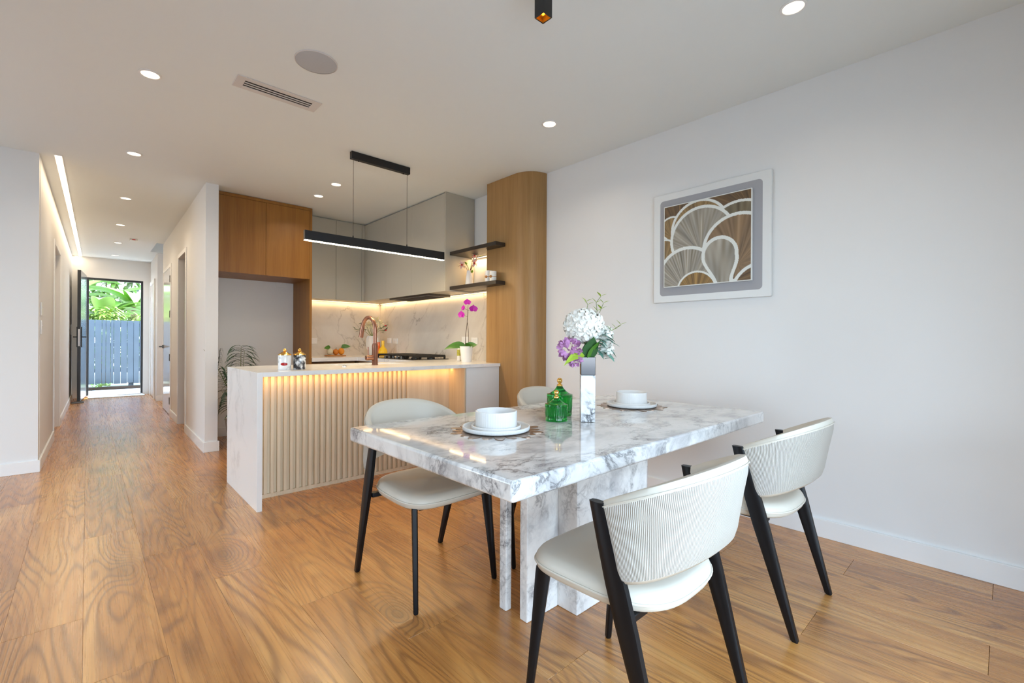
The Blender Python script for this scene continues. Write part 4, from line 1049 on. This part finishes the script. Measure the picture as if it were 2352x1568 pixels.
# rear counter: fruit on a board
t = thing('serving_board', 'small wooden board under the ceramic fruit by the splashback', 'board', (2.43, 6.08, ZC))
obj('plank_board', MB().box(-0.125, 0.125, -0.055, 0.055, 0, 0.016), 'board_wood', t, world=False, bev=0.004)
def fruit(x, mat, label, rx_, rz_, leaves):
    t = thing('fruit', label, 'fruit', (x, 6.075, ZC + 0.0165), 0, 'ornamental fruit on the board')
    obj('flesh', MB().sphere((0, 0, rz_), 1.0, 20, 14, (rx_, rx_, rz_)), mat, t, world=False, smooth=60)
    obj('stalk', MB().tube([(0, 0, 2 * rz_ - 0.003), (0.004, 0, 2 * rz_ + 0.018)], 0.003, 6), 'stem_brown', t, world=False)
    for (d, L, w_) in leaves: obj('leaf', leaf(MB(), (0, -0.01, 2 * rz_ + 0.004), d, L, w_, 0.9, 0.15, 8, up=(-0.3, -0.9, 0.4)), 'leaf_green', t, world=False)
fruit(2.355, 'fruit_cream', 'pale cream ornamental fruit at the left of the board', 0.041, 0.045, [((-1, -0.3, 0.5), 0.10, 0.030)])
fruit(2.434, 'fruit_rust', 'rust orange fruit in the middle of the board', 0.036, 0.040, [((-0.5, -0.8, 0.5), 0.045, 0.014)])
fruit(2.508, 'fruit_orange', 'bright orange fruit at the right of the board', 0.040, 0.047, [((1, -0.4, 0.75), 0.12, 0.034)])
# vases in the corner
def bottle_vase(x, y, mat, label, r, h):
    t = thing('bottle_vase', label, 'vase', (x, y, ZC), 0, 'glazed bottle vases in the corner')
    b = obj('body', MB().lathe([(r * 0.5, 0.0), (r * 0.62, 0.003), (r * 0.92, r * 0.45), (r, r * 0.95), (r * 0.88, r * 1.5), (r * 0.55, r * 1.95), (r * 0.34, r * 2.2), (r * 0.31, h * 0.75), (r * 0.33, h), (r * 0.24, h), (r * 0.22, h * 0.8), (0.001, h * 0.7)], 32), mat, t, world=False, smooth=60)
    return t
bottle_vase(2.930, 5.72, 'yellow_glaze', 'yellow round bottle vase near the cooktop', 0.060, 0.21)
bottle_vase(2.940, 5.86, 'orange_glaze', 'red orange bottle vase half hidden by the tap', 0.056, 0.19)
fx, fy = 2.90, 5.98
fv = thing('fan_vase', 'white pleated fan vase behind the tap', 'vase', (fx, fy, ZC), -YAW)
rings = []
for (sc, z, th_) in ((0.35, 0.0, 0.03), (0.45, 0.03, 0.035), (0.85, 0.10, 0.03), (1.0, 0.17, 0.028), (0.92, 0.24, 0.026), (0.7, 0.275, 0.024)):
    ring = []
    for i in range(64):
        a = 2 * PI * i / 64; pl_ = 1 + 0.05 * math.cos(a * 24)
        ring.append((0.085 * sc * math.cos(a) * pl_, th_ * math.sin(a) * pl_, z))
    rings.append(ring)
obj('pleated_body', MB().loft(rings), 'ceramic', fv, world=False, smooth=30)
fl_ = thing('lily_bunch', 'cream lilies with green buds standing in the fan vase', 'flowers', (fx, fy, ZC + 0.276), -YAW)
for k in range(9):
    a = lerp(-1.25, 1.25, k / 8); L = rnd.uniform(0.14, 0.25)
    tip = Vector((math.sin(a) * L, -0.02, math.cos(a) * L * 0.8 + 0.03))
    s_ = obj('stem', MB().tube([(0, 0, -0.02), tuple(tip * 0.5 + Vector((0, 0, 0.03))), tuple(tip)], 0.003, 6), 'stem_green', fl_, world=False)
    if k in (3, 4, 5, 6):
        m = MB()
        for i in range(6):
            g = 2 * PI * i / 6; leaf(m, tip, (math.cos(g), -0.8, math.sin(g)), 0.085, 0.018, 0.3, 0.3, 5)
        obj('lily_flower', m, 'petal_cream', s_, world=False)
    else:
        for i in range(4):
            m = MB(); leaf(m, tip * (0.65 + 0.12 * i), (math.sin(a) + rnd.uniform(-0.5, 0.5), -0.4, rnd.uniform(-0.4, 0.8)), 0.055, 0.014, 0.2, 0.4, 5); obj('bud_leaf', m, 'leaf_deep', s_, world=False)
        if k >= 7: obj('bud', MB().sphere(tuple(tip), 0.011, 8, 6, (1.6, 1, 1)), 'petal_red', s_, world=False, smooth=60)
# items on the lower shelf
zs = 1.7045
t = thing('shelf_vase', 'white tapered vase on the lower dark shelf', 'vase', (2.955, 3.855, zs))
obj('body', MB().lathe([(0.040, 0.0), (0.044, 0.003), (0.036, 0.08), (0.026, 0.155), (0.024, 0.165), (0.019, 0.165), (0.018, 0.12), (0.001, 0.10)], 32), 'porcelain', t, world=False, smooth=45)
t = thing('magnolia_spray', 'pink and white blossom spray in the shelf vase', 'flowers', (2.955, 3.855, zs + 0.165))
for (tip, fl2) in ((O(-0.075, -0.02, 0.055), 1), (O(0.055, -0.02, 0.075), 1), (O(0.055, 0.0, 0.155), 1), (O(0.115, 0.0, 0.20), 0), (O(0.03, -0.03, -0.03), 2), (O(-0.03, 0, 0.06), 2)):
    s_ = obj('twig', MB().tube([O(0, 0, -0.04), tuple(tip * 0.5 + Vector((0, 0, 0.012))), tuple(tip)], 0.0025, 6), 'stem_brown', t, world=False)
    if fl2 == 1:
        m = MB()
        for i in range(7):
            g = 2 * PI * i / 7; leaf(m, tip, O(math.cos(g), -0.6, math.sin(g)), 0.055, 0.015, 0.2, 0.3, 5)
        fo = obj('blossom', m, 'petal_pink', s_, world=False)
        obj('blossom_centre', MB().sphere(tuple(tip + O(0, -0.012, 0)), 0.010, 8, 6), 'petal_red', s_, world=False, smooth=60)
    elif fl2 == 0:
        obj('bud', MB().sphere(tuple(tip), 0.016, 10, 8, (1, 1, 1.3)), 'petal_pink', s_, world=False, smooth=60)
        m = MB(); leaf(m, tip - Vector((0, 0, 0.05)), O(0.5, -0.5, 0.2), 0.05, 0.013, 0.5, 0.2, 5); obj('young_leaf', m, 'leaf_lime', s_, world=False)
    else:
        m = MB(); leaf(m, tip, O(rnd.uniform(-0.6, 0.6), -0.5, 0.6), 0.05, 0.013, 0.5, 0.2, 5); obj('young_leaf', m, 'leaf_lime', s_, world=False)
def candle(x, y, r, h, mat, label):
    t = thing('candle_cup', label, 'candle', (x, y, zs), 0, 'white candles on the shelf')
    obj('cup', MB().lathe([(r * 0.8, 0.0), (r * 0.97, 0.001), (r, 0.004), (r, h), (r * 0.9, h), (r * 0.88, h - 0.006), (0.001, h - 0.007)], 32), mat, t, world=False, smooth=45)
    obj('ribbon', MB().lathe([(r * 1.01, h * 0.42), (r * 1.015, h * 0.43), (r * 1.015, h * 0.47), (r * 1.01, h * 0.48)], 32, cap=False), 'board_wood', t, world=False)
    d = O(-0.55, -0.85, 0).normalized()
    obj('bow', MB().sphere(tuple(d * (r + 0.002) + Vector((0, 0, h * 0.45))), 0.013, 12, 8, (1, 1, 1)), 'board_wood', t, world=False, smooth=60)
candle(2.885, 3.455, 0.037, 0.112, 'ceramic', 'taller white candle cup with a bow on the dark shelf')
candle(2.866, 3.366, 0.034, 0.095, 'petal_white', 'shorter white candle cup at the near end of the dark shelf')

# palm in the fridge niche
t = thing('potted_palm', 'dark green potted palm standing in the fridge niche', 'potted plant', (1.24, 5.74, 0))
obj('pot', MB().lathe([(0.09, 0.0), (0.11, 0.003), (0.14, 0.27), (0.145, 0.28), (0.13, 0.28), (0.12, 0.25), (0.001, 0.25)], 32), 'porcelain', t, world=False, smooth=45)
fr_ = [((-0.10, -0.50, 1.0), 1.02, 0.95), ((-0.34, -0.25, 1.0), 0.92, 1.0), ((0.50, -0.45, 1.0), 0.86, 1.0), ((-0.15, -0.75, 0.55), 0.60, 1.0), ((0.1, 0.25, 1.0), 0.80, 0.8), ((-0.30, -0.55, 0.65), 0.66, 0.9)]
for (d, L, dr) in fr_:
    d = Vector(d).normalized(); p = Vector((0, 0, 0.25)); pts = [p.copy()]; dirs = [d.copy()]; k = 16
    for i in range(k):
        d = (d - Vector((0, 0, 1)) * dr / k * (0.25 + i / k)).normalized(); p = p + d * L / k; pts.append(p.copy()); dirs.append(d.copy())
    fr1 = obj('frond', MB().tube(pts, [0.006 - 0.0045 * i / k for i in range(k + 1)], 6), 'stem_green', t, world=False)
    m = MB()
    for i in range(5, k + 1):
        for hh in (0, 0.5):
            if i == k and hh: continue
            b0 = pts[i].lerp(pts[min(i + 1, k)], hh); dd = dirs[i]
            sd = dd.cross(Vector((0, 0, 1))).normalized()
            for sg in (-1, 1):
                leaf(m, b0, sd * sg * 0.8 + dd * 0.75 + Vector((0, 0, rnd.uniform(-0.1, 0.25))), 0.22 * (1 - 0.45 * abs(i / k - 0.6)) * rnd.uniform(0.85, 1.1), 0.012, rnd.uniform(1.3, 2.2), 0.2, 6)
    m.v = [(max(q[0], -0.235), min(q[1], 0.44), q[2]) for q in m.v]
    obj('leaflets', m, 'leaf_dark', fr1, world=False)

# ------------------------------------------------------------------ outside the front door
struct('ground', MB().box(-14, 14, 12.14, 40, -0.12, -0.06), 'paving', 'pale ground beyond the fence', 'ground')
dk = thing('entry_deck', 'bright white paved landing outside the front door', 'deck', (0.5, 12.8, -0.06))
for i, y in enumerate(np.arange(12.15, 13.4, 0.42)):
    for x in np.arange(-1.6, 2.6, 0.84):
        obj('paver', MB().box(x + 0.003, x + 0.837, y + 0.003, y + 0.417, -0.06, 0.012), 'deck', dk, bev=0.003, seg=1)
struct('bounce_terrace', MB().box(-12, 9, -14, -0.65, -0.12, -0.02).box(-14, -3.12, -0.55, 12.1, -0.12, -0.02), 'bounce_grey', 'unseen grey terrace added to bounce daylight through the openings', 'terrace')  # ground added out of view to bounce daylight up through the openings
FYY = 13.62
t = thing('board_fence', 'slate blue vertical board fence outside the front door', 'fence', (0.5, FYY, -0.06))
fw = []
bx0 = -1.9; wid = [0.118, 0.122, 0.112, 0.062, 0.080, 0.050, 0.112, 0.110, 0.108, 0.104]
pos = [0.008, 0.132, 0.248, 0.314, 0.396, 0.448, 0.564, 0.678, 0.790, 0.893]
edges = [0.008 - 0.125 * k for k in range(16, 0, -1)] + pos + [1.0 + 0.125 * k for k in range(0, 14)]
for a, b in zip(edges[:-1], edges[1:]):
    jj = rnd.uniform(-0.006, 0.006)
    obj('board', MB().box(a + 0.0025, b - 0.0025, FYY + jj, FYY + 0.02 + jj, 0.12 + rnd.uniform(-0.01, 0.01), 1.545), 'fence_paint', t, bev=0.002, seg=1)
for z in (0.42, 1.0, 1.44): obj('rail', MB().box(-1.95, 2.6, FYY + 0.03, FYY + 0.07, z - 0.04, z + 0.04), 'fence_paint', t)
for x in (-1.6, 0.75, 2.3): obj('post', MB().box(x - 0.045, x + 0.045, FYY + 0.03, FYY + 0.12, -0.06, 1.5), 'fence_paint', t)
struct('garden_bed', MB().box(-1.95, 2.6, 13.45, 13.62, -0.06, 0.07), 'soil', 'dark planting strip below the board fence', 'garden bed')
t = thing('ground_plant', 'small bright green plant at the foot of the fence', 'plant', (0.22, 13.42, 0.07))
m = MB()
for k in range(60):
    a = rnd.uniform(0, 6.28); leaf(m, (rnd.uniform(-0.17, 0.17), rnd.uniform(-0.03, 0.03), rnd.uniform(0.0, 0.06)), (math.cos(a), math.sin(a), 1.2), 0.07, 0.018, 0.8, 0.2, 3)
obj('leaf_tuft', m, 'banana_pale', t, world=False)['kind'] = 'stuff'
tag(obj('garden_hose', MB().tube([(0.86, 12.45, 0.022), (0.72, 12.40, 0.022), (0.62, 12.33, 0.022), (0.55, 12.22, 0.022), (0.48, 12.3, 0.022), (0.66, 12.46, 0.022), (0.9, 12.52, 0.022)], 0.009, 8), 'mat_grey', smooth=60), 'thin grey hose lying on the landing outside the door', 'hose')
def banana(x, y, h, label, leaves, mat, seed):
    r = random.Random(seed)
    t = thing('banana_plant', label, 'plant', (x, y, -0.06), 0, 'banana plants beyond the fence')
    obj('trunk', MB().tube([(0, 0, 0), (0.03, 0, h * 0.5), (0.0, 0, h)], [0.11, 0.09, 0.06], 10), 'trunk', t, world=False, smooth=60)
    for k in range(leaves):
        a = 2 * PI * k / leaves + r.uniform(-0.3, 0.3)
        d = Vector((math.cos(a), math.sin(a), r.uniform(0.5, 1.6)))
        obj('frond', leaf(MB(), (0, 0, h - 0.05), d, r.uniform(1.1, 1.7), r.uniform(0.16, 0.26), r.uniform(1.2, 2.2), 0.35, 12, tip=0.9), mat, t, world=False, smooth=60)
banana(0.35, 15.6, 1.7, 'pale green banana plant left of the doorway view', 9, 'banana_pale', 1)
banana(0.95, 16.6, 2.1, 'tall banana plant in the middle beyond the fence', 9, 'banana_leaf', 2)
banana(1.55, 15.9, 1.8, 'banana plant at the right beyond the fence', 8, 'banana_leaf', 3)
banana(-0.3, 17.2, 2.3, 'banana plant furthest left beyond the fence', 9, 'banana_leaf', 4)
banana(1.7, 17.6, 2.6, 'tallest banana plant furthest back beyond the fence', 9, 'banana_pale', 5)
def shrub(x, y, rx_, ry_, z0, z1, mat, label, nn, seed, big=1.0):
    r = random.Random(seed)
    t = thing('shrub', label, 'shrub', (x, y, -0.06), 0, 'shrubs behind the fence')
    obj('stems', MB().tube([(0, 0, 0), (0.05, 0, z1 * 0.6)], 0.03, 6).tube([(0, 0, 0), (-0.15, 0.05, z1 * 0.6)], 0.02, 6), 'trunk', t, world=False)
    m = MB()
    for k in range(nn):
        a = r.uniform(0, 6.28); b = math.acos(r.uniform(-0.6, 1)); q = r.uniform(0.45, 1.0) ** 0.5
        p = Vector((rx_ * q * math.sin(b) * math.cos(a), ry_ * q * math.sin(b) * math.sin(a), lerp(z0, z1, (math.cos(b) * q + 1) / 2)))
        leaf(m, p, (math.cos(a) + r.uniform(-.6, .6), math.sin(a) + r.uniform(-.6, .6), r.uniform(-0.3, 0.8)), r.uniform(0.12, 0.26) * big, r.uniform(0.018, 0.045) * big, 0.8, 0.2, 3)
    obj('foliage', m, mat, t, world=False)['kind'] = 'stuff'
shrub(0.25, 14.9, 0.8, 0.45, 0.05, 2.0, 'shrub_leaf', 'yellow green shrub just above the fence at the left', 1800, 1)
shrub(1.30, 14.9, 0.75, 0.45, 0.05, 1.92, 'shrub_leaf', 'light green shrub just above the fence at the right', 1800, 2)
shrub(0.6, 19.6, 3.4, 0.9, 0.2, 5.2, 'shrub_dark', 'large dark green hedge behind the banana plants', 5000, 3, 2.0)
t = thing('neighbour_house', 'white gable end of a house behind the trees', 'house', (3.0, 18.5, -0.06))
obj('gable_wall', MB().add([(1.72, 18.0, 1.9), (3.6, 18.0, 1.9), (3.6, 18.0, 3.7), (1.72, 18.0, 2.45), (1.72, 21, 1.9), (3.6, 21, 1.9), (3.6, 21, 3.7), (1.72, 21, 2.45)], [(0, 1, 2, 3), (7, 6, 5, 4), (0, 4, 5, 1), (3, 2, 6, 7), (0, 3, 7, 4), (1, 5, 6, 2)]), 'house_white', t)
obj('lower_wall', MB().box(1.9, 3.6, 18.1, 21, -0.06, 1.9), 'house_white', t)
